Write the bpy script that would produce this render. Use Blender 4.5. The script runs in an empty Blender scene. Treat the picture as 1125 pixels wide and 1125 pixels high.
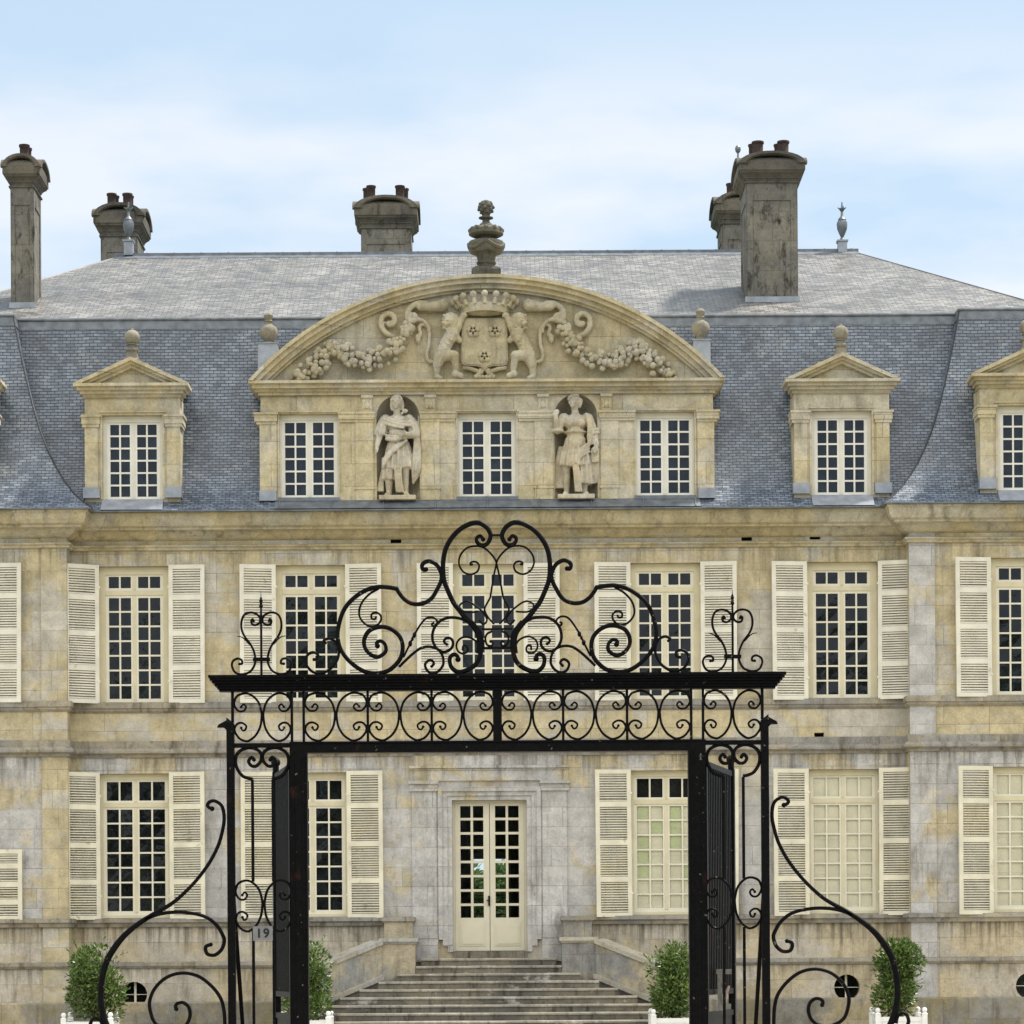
import bpy, bmesh, math, random
from mathutils import Vector, Matrix
R = math.radians
rnd = random.Random(7)
SC = bpy.context.scene
COL = SC.collection

# ------------------------------------------------------------------ camera, sky, sun, exposure
F = 3240.0            # focal length in photo pixels (photo is 1125 wide)
PX, PY = 545.0, 1060.0
ROLL = 0.0063
CAMX, CAMZ, CAMD = 0.117, 1.6, 60.0
cam_d = bpy.data.cameras.new("camera")
cam = bpy.data.objects.new("camera", cam_d); COL.objects.link(cam)
cam_d.sensor_width = 36.0; cam_d.sensor_fit = 'HORIZONTAL'
cam_d.lens = 36.0 * F / 1125.0
cam_d.shift_x = (562.5 - PX) / 1125.0
cam_d.shift_y = (PY - 562.5) / 1125.0
cam_d.clip_start = 0.5; cam_d.clip_end = 6000
cam.matrix_world = Matrix.Translation((CAMX, -CAMD, CAMZ)) @ Matrix.Rotation(R(90), 4, 'X') @ Matrix.Rotation(-ROLL, 4, 'Z')
SC.camera = cam

SUN_EL, SUN_AZ = R(62), R(69)     # azimuth from +Y (behind the house) towards +X (right)
w = bpy.data.worlds.new("World"); SC.world = w; w.use_nodes = True
nt = w.node_tree; nt.nodes.clear()
N = nt.nodes.new; L = nt.links.new
out = N('ShaderNodeOutputWorld'); bg = N('ShaderNodeBackground'); bg.inputs[1].default_value = 0.13
sky = N('ShaderNodeTexSky'); sky.sky_type = 'NISHITA'; sky.sun_disc = False
sky.sun_elevation = SUN_EL; sky.sun_rotation = SUN_AZ
sky.air_density = 1.0; sky.dust_density = 0.6; sky.ozone_density = 1.0
tc = N('ShaderNodeTexCoord'); mp = N('ShaderNodeMapping'); mp.inputs['Scale'].default_value = (5.0, 5.0, 17)
mp.inputs['Location'].default_value = (0.35, 0.2, 0.55)
nz = N('ShaderNodeTexNoise'); nz.inputs['Scale'].default_value = 1.5; nz.inputs['Detail'].default_value = 7; nz.inputs['Roughness'].default_value = 0.5
cr = N('ShaderNodeValToRGB'); cr.color_ramp.elements[0].position = 0.36; cr.color_ramp.elements[1].position = 0.58
cr.color_ramp.elements[0].color = (0.10, 0.10, 0.10, 1); cr.color_ramp.elements[1].color = (1, 1, 1, 1)
sxyz = N('ShaderNodeSeparateXYZ'); L(tc.outputs['Generated'], sxyz.inputs[0])
def wrange(sock, a, b, lo=0.0, hi=1.0):
    r = N('ShaderNodeMapRange'); r.interpolation_type = 'SMOOTHSTEP'; r.inputs[1].default_value = a; r.inputs[2].default_value = b; r.inputs[3].default_value = lo; r.inputs[4].default_value = hi
    L(sock, r.inputs[0]); return r.outputs[0]
def wmath(op, a, b):
    m = N('ShaderNodeMath'); m.operation = op; m.use_clamp = True
    for k, v in ((0, a), (1, b)):
        if hasattr(v, 'links'): L(v, m.inputs[k])
        else: m.inputs[k].default_value = v
    return m.outputs[0]
def wmix(f, a, b):
    m = N('ShaderNodeMix'); m.data_type = 'RGBA'
    for k, v in ((0, f), (6, a), (7, b)):
        if hasattr(v, 'links'): L(v, m.inputs[k])
        else: m.inputs[k].default_value = v if k == 0 else (*v, 1)
    return m.outputs[2]
L(tc.outputs['Generated'], mp.inputs[0]); L(mp.outputs[0], nz.inputs[0]); L(nz.outputs[0], cr.inputs[0])
low = wrange(sxyz.outputs[2], 0.318, 0.262, 0.05, 1.0)
veil = wmath('MULTIPLY', cr.outputs[0], low)
front = wmix(veil, (4.15, 5.35, 6.5), (6.35, 6.6, 6.9))
behind = wmath('MULTIPLY', wrange(sxyz.outputs[1], 0.25, -0.4), wrange(sxyz.outputs[2], 0.12, 0.5))
sky_with_fill = wmix(behind, front, (15.5, 15.0, 14.0))  # unseen bright sky behind the camera, added to lift the shaded facade
L(wmix(0.80, sky.outputs[0], sky_with_fill), bg.inputs[0]); L(bg.outputs[0], out.inputs[0])

sd = bpy.data.lights.new("sun", 'SUN'); sd.energy = 5.0; sd.angle = R(6); sd.color = (1.0, 0.94, 0.85)
sun = bpy.data.objects.new("sun", sd); COL.objects.link(sun)
sdir = Vector((math.cos(SUN_EL)*math.sin(SUN_AZ), math.cos(SUN_EL)*math.cos(SUN_AZ), math.sin(SUN_EL)))
sun.rotation_euler = sdir.to_track_quat('Z', 'Y').to_euler()
sun.location = sdir * 60
SC.view_settings.view_transform = 'Standard'
try: SC.view_settings.look = 'None'
except Exception: pass
SC.view_settings.gamma = 1; SC.view_settings.use_curve_mapping = False
SC.view_settings.exposure = 0.25

# ------------------------------------------------------------------ measuring helpers (photo survey -> metres)
cR, sR = math.cos(ROLL), math.sin(ROLL)
def W(px, py, d):
    u, v = px - PX, PY - py
    return ((u*cR + v*sR) * d / F + CAMX, CAMZ + (-u*sR + v*cR) * d / F)
def Z(py, d=60.0):                     # height of a level read at the middle of the photograph
    return CAMZ + (PY - py) * d / F

# ------------------------------------------------------------------ materials
def newmat(name):
    m = bpy.data.materials.new(name); m.use_nodes = True
    b = m.node_tree.nodes['Principled BSDF']
    return m, m.node_tree, b
def simple(name, col, rough=0.6, metal=0.0, spec=0.5, var=0.0, vscale=6.0, bump=0.0, bscale=40.0):
    m, t, b = newmat(name)
    b.inputs['Base Color'].default_value = (*col, 1); b.inputs['Roughness'].default_value = rough
    b.inputs['Metallic'].default_value = metal; b.inputs['Specular IOR Level'].default_value = spec
    g = t.nodes.new('ShaderNodeNewGeometry')
    if var:
        n = t.nodes.new('ShaderNodeTexNoise'); n.inputs['Scale'].default_value = vscale; n.inputs['Detail'].default_value = 5
        r = t.nodes.new('ShaderNodeMapRange'); r.inputs[1].default_value = 0.3; r.inputs[2].default_value = 0.7
        r.inputs[3].default_value = 1 - var; r.inputs[4].default_value = 1 + var * 0.6
        x = t.nodes.new('ShaderNodeMix'); x.data_type = 'RGBA'; x.blend_type = 'MULTIPLY'; x.inputs[0].default_value = 1
        x.inputs[6].default_value = (*col, 1)
        t.links.new(g.outputs['Position'], n.inputs[0]); t.links.new(n.outputs[0], r.inputs[0])
        t.links.new(r.outputs[0], x.inputs[7]); t.links.new(x.outputs[2], b.inputs['Base Color'])
    if bump:
        n2 = t.nodes.new('ShaderNodeTexNoise'); n2.inputs['Scale'].default_value = bscale; n2.inputs['Detail'].default_value = 4
        bp = t.nodes.new('ShaderNodeBump'); bp.inputs['Strength'].default_value = bump; bp.inputs['Distance'].default_value = 0.02
        t.links.new(g.outputs['Position'], n2.inputs[0]); t.links.new(n2.outputs[0], bp.inputs['Height']); t.links.new(bp.outputs[0], b.inputs['Normal'])
    return m

def stone(name, warm, cool, dirt=(0.10, 0.085, 0.06), bw=0.92, bh=0.40, joint=0.58, coolamt=0.5, dirtamt=0.25, off=(0, 0, 0),
          moss=None, mossamt=0.0, zmoss=None, bump=0.25, dscale=1.0, pale=0.0, vs=0.32, drips=()):
    m, t, b = newmat(name); nd, ln = t.nodes.new, t.links.new
    b.inputs['Roughness'].default_value = 0.88; b.inputs['Specular IOR Level'].default_value = 0.25
    g = nd('ShaderNodeNewGeometry')
    ad = nd('ShaderNodeVectorMath'); ad.operation = 'ADD'; ad.inputs[1].default_value = off
    ln(g.outputs['Position'], ad.inputs[0])
    sp = nd('ShaderNodeSeparateXYZ'); ln(ad.outputs[0], sp.inputs[0])
    s = nd('ShaderNodeMath'); s.operation = 'ADD'; ln(sp.outputs[0], s.inputs[0]); ln(sp.outputs[1], s.inputs[1])
    cb = nd('ShaderNodeCombineXYZ'); ln(s.outputs[0], cb.inputs[0]); ln(sp.outputs[2], cb.inputs[1])
    br = nd('ShaderNodeTexBrick'); br.inputs['Scale'].default_value = 1; br.inputs['Brick Width'].default_value = bw
    br.inputs['Row Height'].default_value = bh; br.inputs['Mortar Size'].default_value = 0.007; br.inputs['Mortar Smooth'].default_value = 0.3
    br.inputs['Color1'].default_value = (0, 0, 0, 1); br.inputs['Color2'].default_value = (1, 1, 1, 1); br.inputs['Mortar'].default_value = (0.5, 0.5, 0.5, 1)
    br.offset_frequency = 2; br.squash = 0.75; br.squash_frequency = 3
    ln(cb.outputs[0], br.inputs[0])
    def noise(scale, detail=6, rough=0.6, sc=(1, 1, 1), loc=(0, 0, 0), dist=0.0):
        mm = nd('ShaderNodeMapping'); mm.inputs['Scale'].default_value = sc; mm.inputs['Location'].default_value = loc
        n = nd('ShaderNodeTexNoise'); n.inputs['Scale'].default_value = scale; n.inputs['Detail'].default_value = detail
        n.inputs['Roughness'].default_value = rough; n.inputs['Distortion'].default_value = dist
        ln(ad.outputs[0], mm.inputs[0]); ln(mm.outputs[0], n.inputs[0]); return n.outputs[0]
    def rng(sock, a, c, lo=0.0, hi=1.0):
        r = nd('ShaderNodeMapRange'); r.inputs[1].default_value = a; r.inputs[2].default_value = c; r.inputs[3].default_value = lo; r.inputs[4].default_value = hi
        ln(sock, r.inputs[0]); return r.outputs[0]
    def mixc(f, a, c, mode='MIX'):
        x = nd('ShaderNodeMix'); x.data_type = 'RGBA'; x.blend_type = mode
        for k, v in ((0, f), (6, a), (7, c)):
            if hasattr(v, 'is_linked') or hasattr(v, 'links'): ln(v, x.inputs[k])
            else: x.inputs[k].default_value = v if k == 0 else (*v, 1)
        return x.outputs[2]
    def math2(op, a, c):
        x = nd('ShaderNodeMath'); x.operation = op; x.use_clamp = True
        for k, v in ((0, a), (1, c)):
            if hasattr(v, 'links'): ln(v, x.inputs[k])
            else: x.inputs[k].default_value = v
        return x.outputs[0]
    big = noise(0.5, 7, 0.66, (1, 1, 1.2), (3.1, 0, 1.7), 0.4)
    brick = br.outputs['Color']
    bb = nd('ShaderNodeRGBToBW'); ln(brick, bb.inputs[0])
    # warm / cool patches: large shapes plus a share by the block
    q = nd('ShaderNodeMath'); q.operation = 'MULTIPLY_ADD'; ln(bb.outputs[0], q.inputs[0]); q.inputs[1].default_value = 0.08; ln(big, q.inputs[2])
    f = rng(q.outputs[0], 0.575 - 0.135*coolamt, 0.64 - 0.115*coolamt)
    f2 = math2('MULTIPLY', f, min(1.0, 0.35 + coolamt*0.9))
    c = mixc(f2, warm, cool)
    # tone by the block
    tone = rng(bb.outputs[0], 0, 1, 0.88, 1.08)
    c = mixc(1.0, c, tone, 'MULTIPLY')
    # mid and fine mottling
    c = mixc(1.0, c, rng(noise(3.5, 8, 0.72), 0.3, 0.7, 0.70, 1.22), 'MULTIPLY')
    c = mixc(1.0, c, rng(noise(26, 5, 0.75), 0.3, 0.7, 0.80, 1.14), 'MULTIPLY')
    if pale:
        pf = math2('MULTIPLY', rng(noise(1.3, 6, 0.7, (1, 1, 1.5), (9, 4, 2)), 0.58, 0.66), pale)
        c = mixc(pf, c, (0.56, 0.54, 0.50))
    if dirtamt:
        st = noise(2.2*dscale, 7, 0.68, (1.5, 1.5, vs), (7, 2, 5), 0.2)
        df = math2('MULTIPLY', rng(st, 0.53, 0.70), dirtamt)
        c = mixc(df, c, dirt)
        st2 = noise(9*dscale, 6, 0.75, (1, 1, 0.8), (1, 8, 3))
        c = mixc(math2('MULTIPLY', rng(st2, 0.58, 0.68), dirtamt*0.75), c, dirt)
    for zt_, ln_, am_ in drips:      # run-off streaks hanging from a ledge, each of its own length
        sk_ = noise(3.0, 6, 0.7, (2.2, 2.2, 0.10), (3, 1, zt_))
        dz = nd('ShaderNodeMath'); dz.operation = 'SUBTRACT'; dz.inputs[0].default_value = zt_; ln(sp.outputs[2], dz.inputs[1])
        fall = rng(dz.outputs[0], 0.0, ln_, 0.62, 0.40)
        on = rng(dz.outputs[0], -0.01, 0.01, 0.0, 1.0)
        sb = nd('ShaderNodeMath'); sb.operation = 'ADD'; ln(sk_, sb.inputs[0]); ln(fall, sb.inputs[1])
        c = mixc(math2('MULTIPLY', math2('MULTIPLY', rng(sb.outputs[0], 1.02, 1.22), on), am_), c, dirt)
    if moss:
        mf = math2('MULTIPLY', rng(noise(1.6, 6, 0.7, (1, 1, 1), (2, 6, 8)), 0.46, 0.62), mossamt)
        c = mixc(mf, c, moss)
    if joint:
        c = mixc(math2('MULTIPLY', math2('MULTIPLY', br.outputs['Fac'], rng(noise(1.1, 3), 0.35, 0.6, 0.15, 1.0)), joint), c, (0.10, 0.09, 0.07))
    ln(c, b.inputs['Base Color'])
    h = math2('SUBTRACT', noise(14, 6, 0.7), math2('MULTIPLY', br.outputs['Fac'], 0.6 if joint else 0.0))
    bp = nd('ShaderNodeBump'); bp.inputs['Strength'].default_value = bump; bp.inputs['Distance'].default_value = 0.03
    ln(h, bp.inputs['Height']); ln(bp.outputs[0], b.inputs['Normal'])
    return m

WARM = (0.55, 0.472, 0.30); COOL = (0.50, 0.485, 0.45)
M = {}
M['wall_up'] = stone('upper_ashlar', WARM, COOL, coolamt=0.42, dirtamt=0.36, pale=0.5, drips=((10.15, 1.0, 0.5),))
M['wall_low'] = stone('lower_ashlar', (0.56, 0.485, 0.325), (0.505, 0.495, 0.48), coolamt=0.85, dirtamt=0.5, drips=((5.92, 0.8, 0.65),), off=(5, 0, 0), pale=0.6)
M['wall_dado'] = stone('dado_ashlar', (0.53, 0.455, 0.315), (0.50, 0.465, 0.40), coolamt=0.5, dirtamt=0.6, bw=1.25, bh=0.42, off=(2, 0, 0.0), drips=((2.42, 0.75, 0.85), (1.58, 0.5, 0.6)))
M['cornice'] = stone('cornice_stone', (0.50, 0.43, 0.27), (0.45, 0.425, 0.355), coolamt=0.4, dirtamt=0.7, bw=1.5, bh=3.0, off=(0.3, 0, 1.1), joint=0.5)
M['string'] = stone('weathered_string_stone', (0.38, 0.34, 0.265), (0.30, 0.29, 0.27), coolamt=0.6, dirtamt=1.0, bw=1.4, bh=3.0, off=(1, 0, 1.3), joint=0.5)
M['lucarne'] = stone('lucarne_stone', (0.54, 0.468, 0.30), (0.52, 0.49, 0.42), coolamt=0.35, dirtamt=0.42, off=(8, 0, 0.2), bw=1.1, bh=0.46, pale=0.4)
M['tymp'] = stone('tympanum_stone', (0.50, 0.43, 0.275), (0.46, 0.43, 0.35), coolamt=0.5, dirtamt=0.35, off=(8, 0, 0.2), bw=1.3, bh=0.5)
M['carve'] = stone('carved_stone', (0.47, 0.41, 0.27), (0.46, 0.43, 0.355), coolamt=0.5, dirtamt=0.45, joint=0, bump=0.5, dscale=1.6)
M['statue'] = stone('statue_stone', (0.55, 0.48, 0.34), (0.56, 0.52, 0.44), coolamt=0.5, dirtamt=0.45, joint=0, bump=0.4, dscale=1.7)
M['niche'] = stone('niche_stone', (0.45, 0.40, 0.28), (0.38, 0.35, 0.29), coolamt=0.5, dirtamt=0.4, joint=0)
M['chim'] = stone('chimney_stone', (0.205, 0.192, 0.16), (0.15, 0.146, 0.133), (0.014, 0.013, 0.012), coolamt=0.5, dirtamt=1.15, bw=0.55, bh=0.62, joint=0.9, dscale=1.6, vs=0.6)
M['chimcap'] = stone('chimney_cap_stone', (0.15, 0.135, 0.105), (0.095, 0.09, 0.082), (0.02, 0.019, 0.017), coolamt=0.5, dirtamt=0.9, joint=0, dscale=1.4)
M['plinth'] = stone('mossy_plinth_stone', (0.44, 0.375, 0.26), (0.26, 0.25, 0.22), coolamt=0.7, dirtamt=0.75, bw=1.3, bh=0.45, moss=(0.25, 0.20, 0.055), mossamt=0.45)
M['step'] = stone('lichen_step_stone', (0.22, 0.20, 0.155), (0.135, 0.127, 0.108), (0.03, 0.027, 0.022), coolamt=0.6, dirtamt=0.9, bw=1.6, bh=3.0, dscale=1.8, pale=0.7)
M['tread'] = stone('worn_lit_tread_stone', (0.44, 0.40, 0.32), (0.34, 0.32, 0.275), (0.05, 0.046, 0.038), coolamt=0.6, dirtamt=0.7, bw=1.6, bh=3.0, dscale=1.8, pale=0.8, joint=0.4)  # worn treads, with their lit paleness put into the colour
M['coping'] = stone('pale_coping_stone', (0.50, 0.46, 0.37), (0.42, 0.41, 0.38), coolamt=0.6, dirtamt=0.6, bw=1.2, bh=3.0, joint=0.4)
M['cheek'] = stone('cheek_stone', (0.48, 0.42, 0.30), (0.30, 0.30, 0.285), coolamt=0.7, dirtamt=0.6, bw=1.4, bh=0.7, off=(4, 0, 0.3))
M['urn'] = stone('urn_stone', (0.135, 0.128, 0.10), (0.085, 0.083, 0.075), (0.02, 0.019, 0.016), coolamt=0.5, dirtamt=0.75, joint=0, dscale=2.2)
M['ball'] = stone('ball_stone', (0.27, 0.25, 0.195), (0.20, 0.195, 0.175), coolamt=0.5, dirtamt=0.6, joint=0, dscale=2.5)
M['shutter'] = simple('cream_shutter_paint', (0.74, 0.71, 0.605), 0.5, var=0.14, vscale=3)
M['shutter_low'] = simple('yellowed_cream_shutter_paint', (0.74, 0.70, 0.55), 0.5, var=0.15, vscale=3)
M['frame'] = simple('cream_window_paint', (0.66, 0.60, 0.41), 0.5, var=0.10, vscale=4)
M['frame_white'] = simple('off_white_window_paint', (0.70, 0.675, 0.58), 0.5, var=0.10, vscale=4); M['muntin_white'] = simple('white_muntin_paint', (0.76, 0.75, 0.69), 0.5, var=0.06, vscale=4)
M['muntin'] = simple('pale_muntin_paint', (0.74, 0.705, 0.58), 0.5, var=0.06, vscale=4)
M['door'] = simple('cream_door_paint', (0.63, 0.59, 0.455), 0.45, var=0.06, vscale=3)
M['inner'] = simple('inner_shutter_paint', (0.85, 0.80, 0.64), 0.6, var=0.08, vscale=3)
M['iron'] = simple('black_iron_paint', (0.0045, 0.004, 0.0042), 0.5, spec=0.10, var=0.5, vscale=25, bump=0.2, bscale=35)
M['lead'] = simple('lead_sheet', (0.30, 0.33, 0.38), 0.45, metal=0.25, var=0.25, vscale=5)
M['leaddark'] = simple('dark_lead', (0.16, 0.18, 0.205), 0.45, metal=0.3, var=0.35, vscale=6)
M['pot'] = simple('sooty_terracotta', (0.045, 0.026, 0.022), 0.85, var=0.4, vscale=12)
M['gravel'] = simple('pale_gravel', (0.33, 0.29, 0.215), 0.95, var=0.2, vscale=14, bump=0.5, bscale=60)
M['grass'] = simple('lawn', (0.075, 0.11, 0.03), 0.95, var=0.3, vscale=3, bump=0.5, bscale=30)
M['white'] = simple('white_planter_paint', (0.80, 0.81, 0.80), 0.5, var=0.05, vscale=5)
M['hip'] = simple('dark_hip_batten', (0.035, 0.038, 0.042), 0.7)
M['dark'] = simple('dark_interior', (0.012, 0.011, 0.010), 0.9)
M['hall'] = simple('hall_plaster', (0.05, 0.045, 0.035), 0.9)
M['bark'] = simple('bark', (0.09, 0.07, 0.045), 0.9, var=0.3)
M['plate'] = simple('enamel_plate', (0.235, 0.23, 0.225), 0.4, var=0.15, vscale=20)
M['ink'] = simple('black_numeral_paint', (0.01, 0.01, 0.012), 0.5)
M['brass'] = simple('worn_metal', (0.30, 0.28, 0.24), 0.45, metal=0.5, var=0.3, vscale=30)
M['copper'] = simple('dull_pink_metal', (0.42, 0.30, 0.24), 0.5, metal=0.3, var=0.2, vscale=20)

def flecks(m, scale, lo, hi, col):
    t = m.node_tree; b = t.nodes['Principled BSDF']; src = b.inputs['Base Color'].links[0].from_socket
    g = t.nodes.new('ShaderNodeNewGeometry'); n = t.nodes.new('ShaderNodeTexNoise'); n.inputs['Scale'].default_value = scale; n.inputs['Detail'].default_value = 3
    r = t.nodes.new('ShaderNodeMapRange'); r.inputs[1].default_value = lo; r.inputs[2].default_value = hi
    x = t.nodes.new('ShaderNodeMix'); x.data_type = 'RGBA'; x.inputs[7].default_value = (*col, 1)
    t.links.new(g.outputs['Position'], n.inputs[0]); t.links.new(n.outputs[0], r.inputs[0]); t.links.new(r.outputs[0], x.inputs[0]); t.links.new(src, x.inputs[6]); t.links.new(x.outputs[2], b.inputs['Base Color'])
flecks(M['iron'], 22, 0.70, 0.74, (0.16, 0.15, 0.13)); flecks(M['iron'], 4, 0.66, 0.76, (0.035, 0.012, 0.008))
flecks(M['shutter_low'], 5, 0.66, 0.74, (0.48, 0.42, 0.29)); flecks(M['shutter'], 5, 0.68, 0.74, (0.50, 0.46, 0.36))
def leafmat(name, a, bcol, back=0.35):
    m, t, b = newmat(name); nd, ln = t.nodes.new, t.links.new
    g = nd('ShaderNodeNewGeometry')
    mx = nd('ShaderNodeMix'); mx.data_type = 'RGBA'; mx.inputs[6].default_value = (*a, 1); mx.inputs[7].default_value = (*bcol, 1)
    ln(g.outputs['Random Per Island'], mx.inputs[0])
    ln(mx.outputs[2], b.inputs['Base Color']); b.inputs['Roughness'].default_value = 0.33; b.inputs['Specular IOR Level'].default_value = 0.5
    tr = nd('ShaderNodeBsdfTranslucent'); ln(mx.outputs[2], tr.inputs[0])
    ms = nd('ShaderNodeMixShader'); ms.inputs[0].default_value = back
    ln(b.outputs[0], ms.inputs[1]); ln(tr.outputs[0], ms.inputs[2]); ln(ms.outputs[0], t.nodes['Material Output'].inputs[0])
    return m
M['leaf'] = leafmat('bay_leaf', (0.022, 0.052, 0.009), (0.17, 0.26, 0.06), 0.25)
M['treeleaf'] = leafmat('tree_leaf', (0.06, 0.11, 0.035), (0.13, 0.22, 0.07), 0.45)

def glass(name, dark, tint=None, spec=0.5):
    m, t, b = newmat(name); nd, ln = t.nodes.new, t.links.new
    g = nd('ShaderNodeNewGeometry')
    n = nd('ShaderNodeTexNoise'); n.inputs['Scale'].default_value = 2.3; n.inputs['Detail'].default_value = 3
    ln(g.outputs['Position'], n.inputs[0])
    bp = nd('ShaderNodeBump'); bp.inputs['Strength'].default_value = 0.12; bp.inputs['Distance'].default_value = 0.05
    ln(n.outputs[0], bp.inputs['Height']); ln(bp.outputs[0], b.inputs['Normal'])
    b.inputs['Roughness'].default_value = 0.04; b.inputs['IOR'].default_value = 1.5; b.inputs['Specular IOR Level'].default_value = spec
    if dark is not None:
        cr = nd('ShaderNodeValToRGB'); cr.color_ramp.elements[0].position = 0.42; cr.color_ramp.elements[1].position = 0.72
        cr.color_ramp.elements[0].color = (*dark[0], 1); cr.color_ramp.elements[1].color = (*dark[1], 1)
        n2 = nd('ShaderNodeTexNoise'); n2.inputs['Scale'].default_value = 3.1; n2.inputs['Detail'].default_value = 4
        ln(g.outputs['Position'], n2.inputs[0]); ln(n2.outputs[0], cr.inputs[0]); ln(cr.outputs[0], b.inputs['Base Color'])
    else:
        tp = nd('ShaderNodeBsdfTransparent'); tp.inputs[0].default_value = (*tint, 1)
        gl = nd('ShaderNodeBsdfGlossy'); gl.inputs['Roughness'].default_value = 0.04; ln(bp.outputs[0], gl.inputs['Normal'])
        fr = nd('ShaderNodeFresnel'); fr.inputs[0].default_value = 1.25
        ms = nd('ShaderNodeMixShader'); ln(fr.outputs[0], ms.inputs[0]); ln(tp.outputs[0], ms.inputs[1]); ln(gl.outputs[0], ms.inputs[2])
        ln(ms.outputs[0], t.nodes['Material Output'].inputs[0])
    return m
M['glass'] = glass('dark_window_glass', ((0.002, 0.002, 0.002), (0.007, 0.009, 0.011)), spec=0.5)
M['glass_skytint'] = glass('sky_tinted_dormer_glass', ((0.008, 0.013, 0.022), (0.018, 0.028, 0.044)), spec=0.4)  # blue of the reflected sky put into the glass colour
M['glassclear'] = glass('clear_window_glass', None, (0.95, 0.96, 0.94))
M['glassgreen'] = glass('greenish_window_glass', None, (0.88, 0.94, 0.83))

def slate(name, c0, c1, bw, bh, rough, lich, lichamt, bumps):
    m, t, b = newmat(name); nd, ln = t.nodes.new, t.links.new
    uv = nd('ShaderNodeUVMap'); g = nd('ShaderNodeNewGeometry')
    br = nd('ShaderNodeTexBrick'); br.inputs['Scale'].default_value = 1; br.inputs['Brick Width'].default_value = bw
    br.inputs['Row Height'].default_value = bh; br.inputs['Mortar Size'].default_value = 0.008; br.inputs['Mortar Smooth'].default_value = 0.3
    br.inputs['Color1'].default_value = (0, 0, 0, 1); br.inputs['Color2'].default_value = (1, 1, 1, 1); br.inputs['Mortar'].default_value = (0.3, 0.3, 0.3, 1)
    wn = nd('ShaderNodeTexNoise'); wn.inputs['Scale'].default_value = 1.3; wn.inputs['Detail'].default_value = 4; ln(g.outputs['Position'], wn.inputs[0])
    wv = nd('ShaderNodeVectorMath'); wv.operation = 'MULTIPLY_ADD'; wv.inputs[1].default_value = (0.06, 0.075, 0); ln(wn.outputs['Color'], wv.inputs[0]); ln(uv.outputs[0], wv.inputs[2])
    ln(wv.outputs[0], br.inputs[0])      # courses laid by hand: slightly wavy
    bw_ = nd('ShaderNodeRGBToBW'); ln(br.outputs['Color'], bw_.inputs[0])
    mx = nd('ShaderNodeMix'); mx.data_type = 'RGBA'; mx.inputs[6].default_value = (*c0, 1); mx.inputs[7].default_value = (*c1, 1)
    ln(bw_.outputs[0], mx.inputs[0])
    def noise(scale, det, rough=0.65, loc=(0, 0, 0), sc=(1, 1, 1)):
        mm = nd('ShaderNodeMapping'); mm.inputs['Location'].default_value = loc; mm.inputs['Scale'].default_value = sc
        n = nd('ShaderNodeTexNoise'); n.inputs['Scale'].default_value = scale; n.inputs['Detail'].default_value = det; n.inputs['Roughness'].default_value = rough
        ln(g.outputs['Position'], mm.inputs[0]); ln(mm.outputs[0], n.inputs[0]); return n.outputs[0]
    def rng(s, a, c, lo, hi):
        r = nd('ShaderNodeMapRange'); r.inputs[1].default_value = a; r.inputs[2].default_value = c; r.inputs[3].default_value = lo; r.inputs[4].default_value = hi
        ln(s, r.inputs[0]); return r.outputs[0]
    def mixc(f, a, c, mode='MIX'):
        x = nd('ShaderNodeMix'); x.data_type = 'RGBA'; x.blend_type = mode
        for k, v in ((0, f), (6, a), (7, c)):
            if hasattr(v, 'links'): ln(v, x.inputs[k])
            else: x.inputs[k].default_value = v if k == 0 else (*v, 1)
        return x.outputs[2]
    c = mixc(1.0, mx.outputs[2], rng(noise(0.9, 7), 0.3, 0.7, 0.55, 1.45), 'MULTIPLY')
    c = mixc(1.0, c, rng(noise(8, 5), 0.3, 0.7, 0.7, 1.3), 'MULTIPLY')
    c = mixc(rng(noise(1.7, 7, 0.75, (4, 2, 1)), 0.55, 0.72, 0, lichamt), c, lich)
    c = mixc(rng(noise(11, 6, 0.8, (1, 2, 9)), 0.64, 0.72, 0, lichamt*0.9), c, tuple(min(1, x*1.25) for x in lich))
    c = mixc(br.outputs['Fac'], c, tuple(x*0.25 for x in c0))
    ln(c, b.inputs['Base Color'])
    ro = rng(bw_.outputs[0], 0, 1, rough - 0.1, rough + 0.12); ln(ro, b.inputs['Roughness'])
    b.inputs['Specular IOR Level'].default_value = 0.75
    # each slate tips a little and its lower edge stands proud
    sx = nd('ShaderNodeSeparateXYZ'); ln(wv.outputs[0], sx.inputs[0])
    dv = nd('ShaderNodeMath'); dv.operation = 'DIVIDE'; dv.inputs[1].default_value = bh; ln(sx.outputs[1], dv.inputs[0])
    frc = nd('ShaderNodeMath'); frc.operation = 'FRACT'; ln(dv.outputs[0], frc.inputs[0])
    h = nd('ShaderNodeMath'); h.operation = 'MULTIPLY_ADD'; h.inputs[1].default_value = -0.6; ln(frc.outputs[0], h.inputs[0])
    h2 = nd('ShaderNodeMath'); h2.operation = 'MULTIPLY'; h2.inputs[1].default_value = 0.9; ln(bw_.outputs[0], h2.inputs[0]); ln(h2.outputs[0], h.inputs[2])
    h3 = nd('ShaderNodeMath'); h3.operation = 'SUBTRACT'; ln(h.outputs[0], h3.inputs[0]); ln(br.outputs['Fac'], h3.inputs[1])
    h4 = nd('ShaderNodeMath'); h4.operation = 'ADD'; ln(h3.outputs[0], h4.inputs[0]); ln(noise(6, 4), h4.inputs[1])
    bp = nd('ShaderNodeBump'); bp.inputs['Strength'].default_value = bumps; bp.inputs['Distance'].default_value = 0.012
    ln(h4.outputs[0], bp.inputs['Height']); ln(bp.outputs[0], b.inputs['Normal'])
    return m
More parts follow.
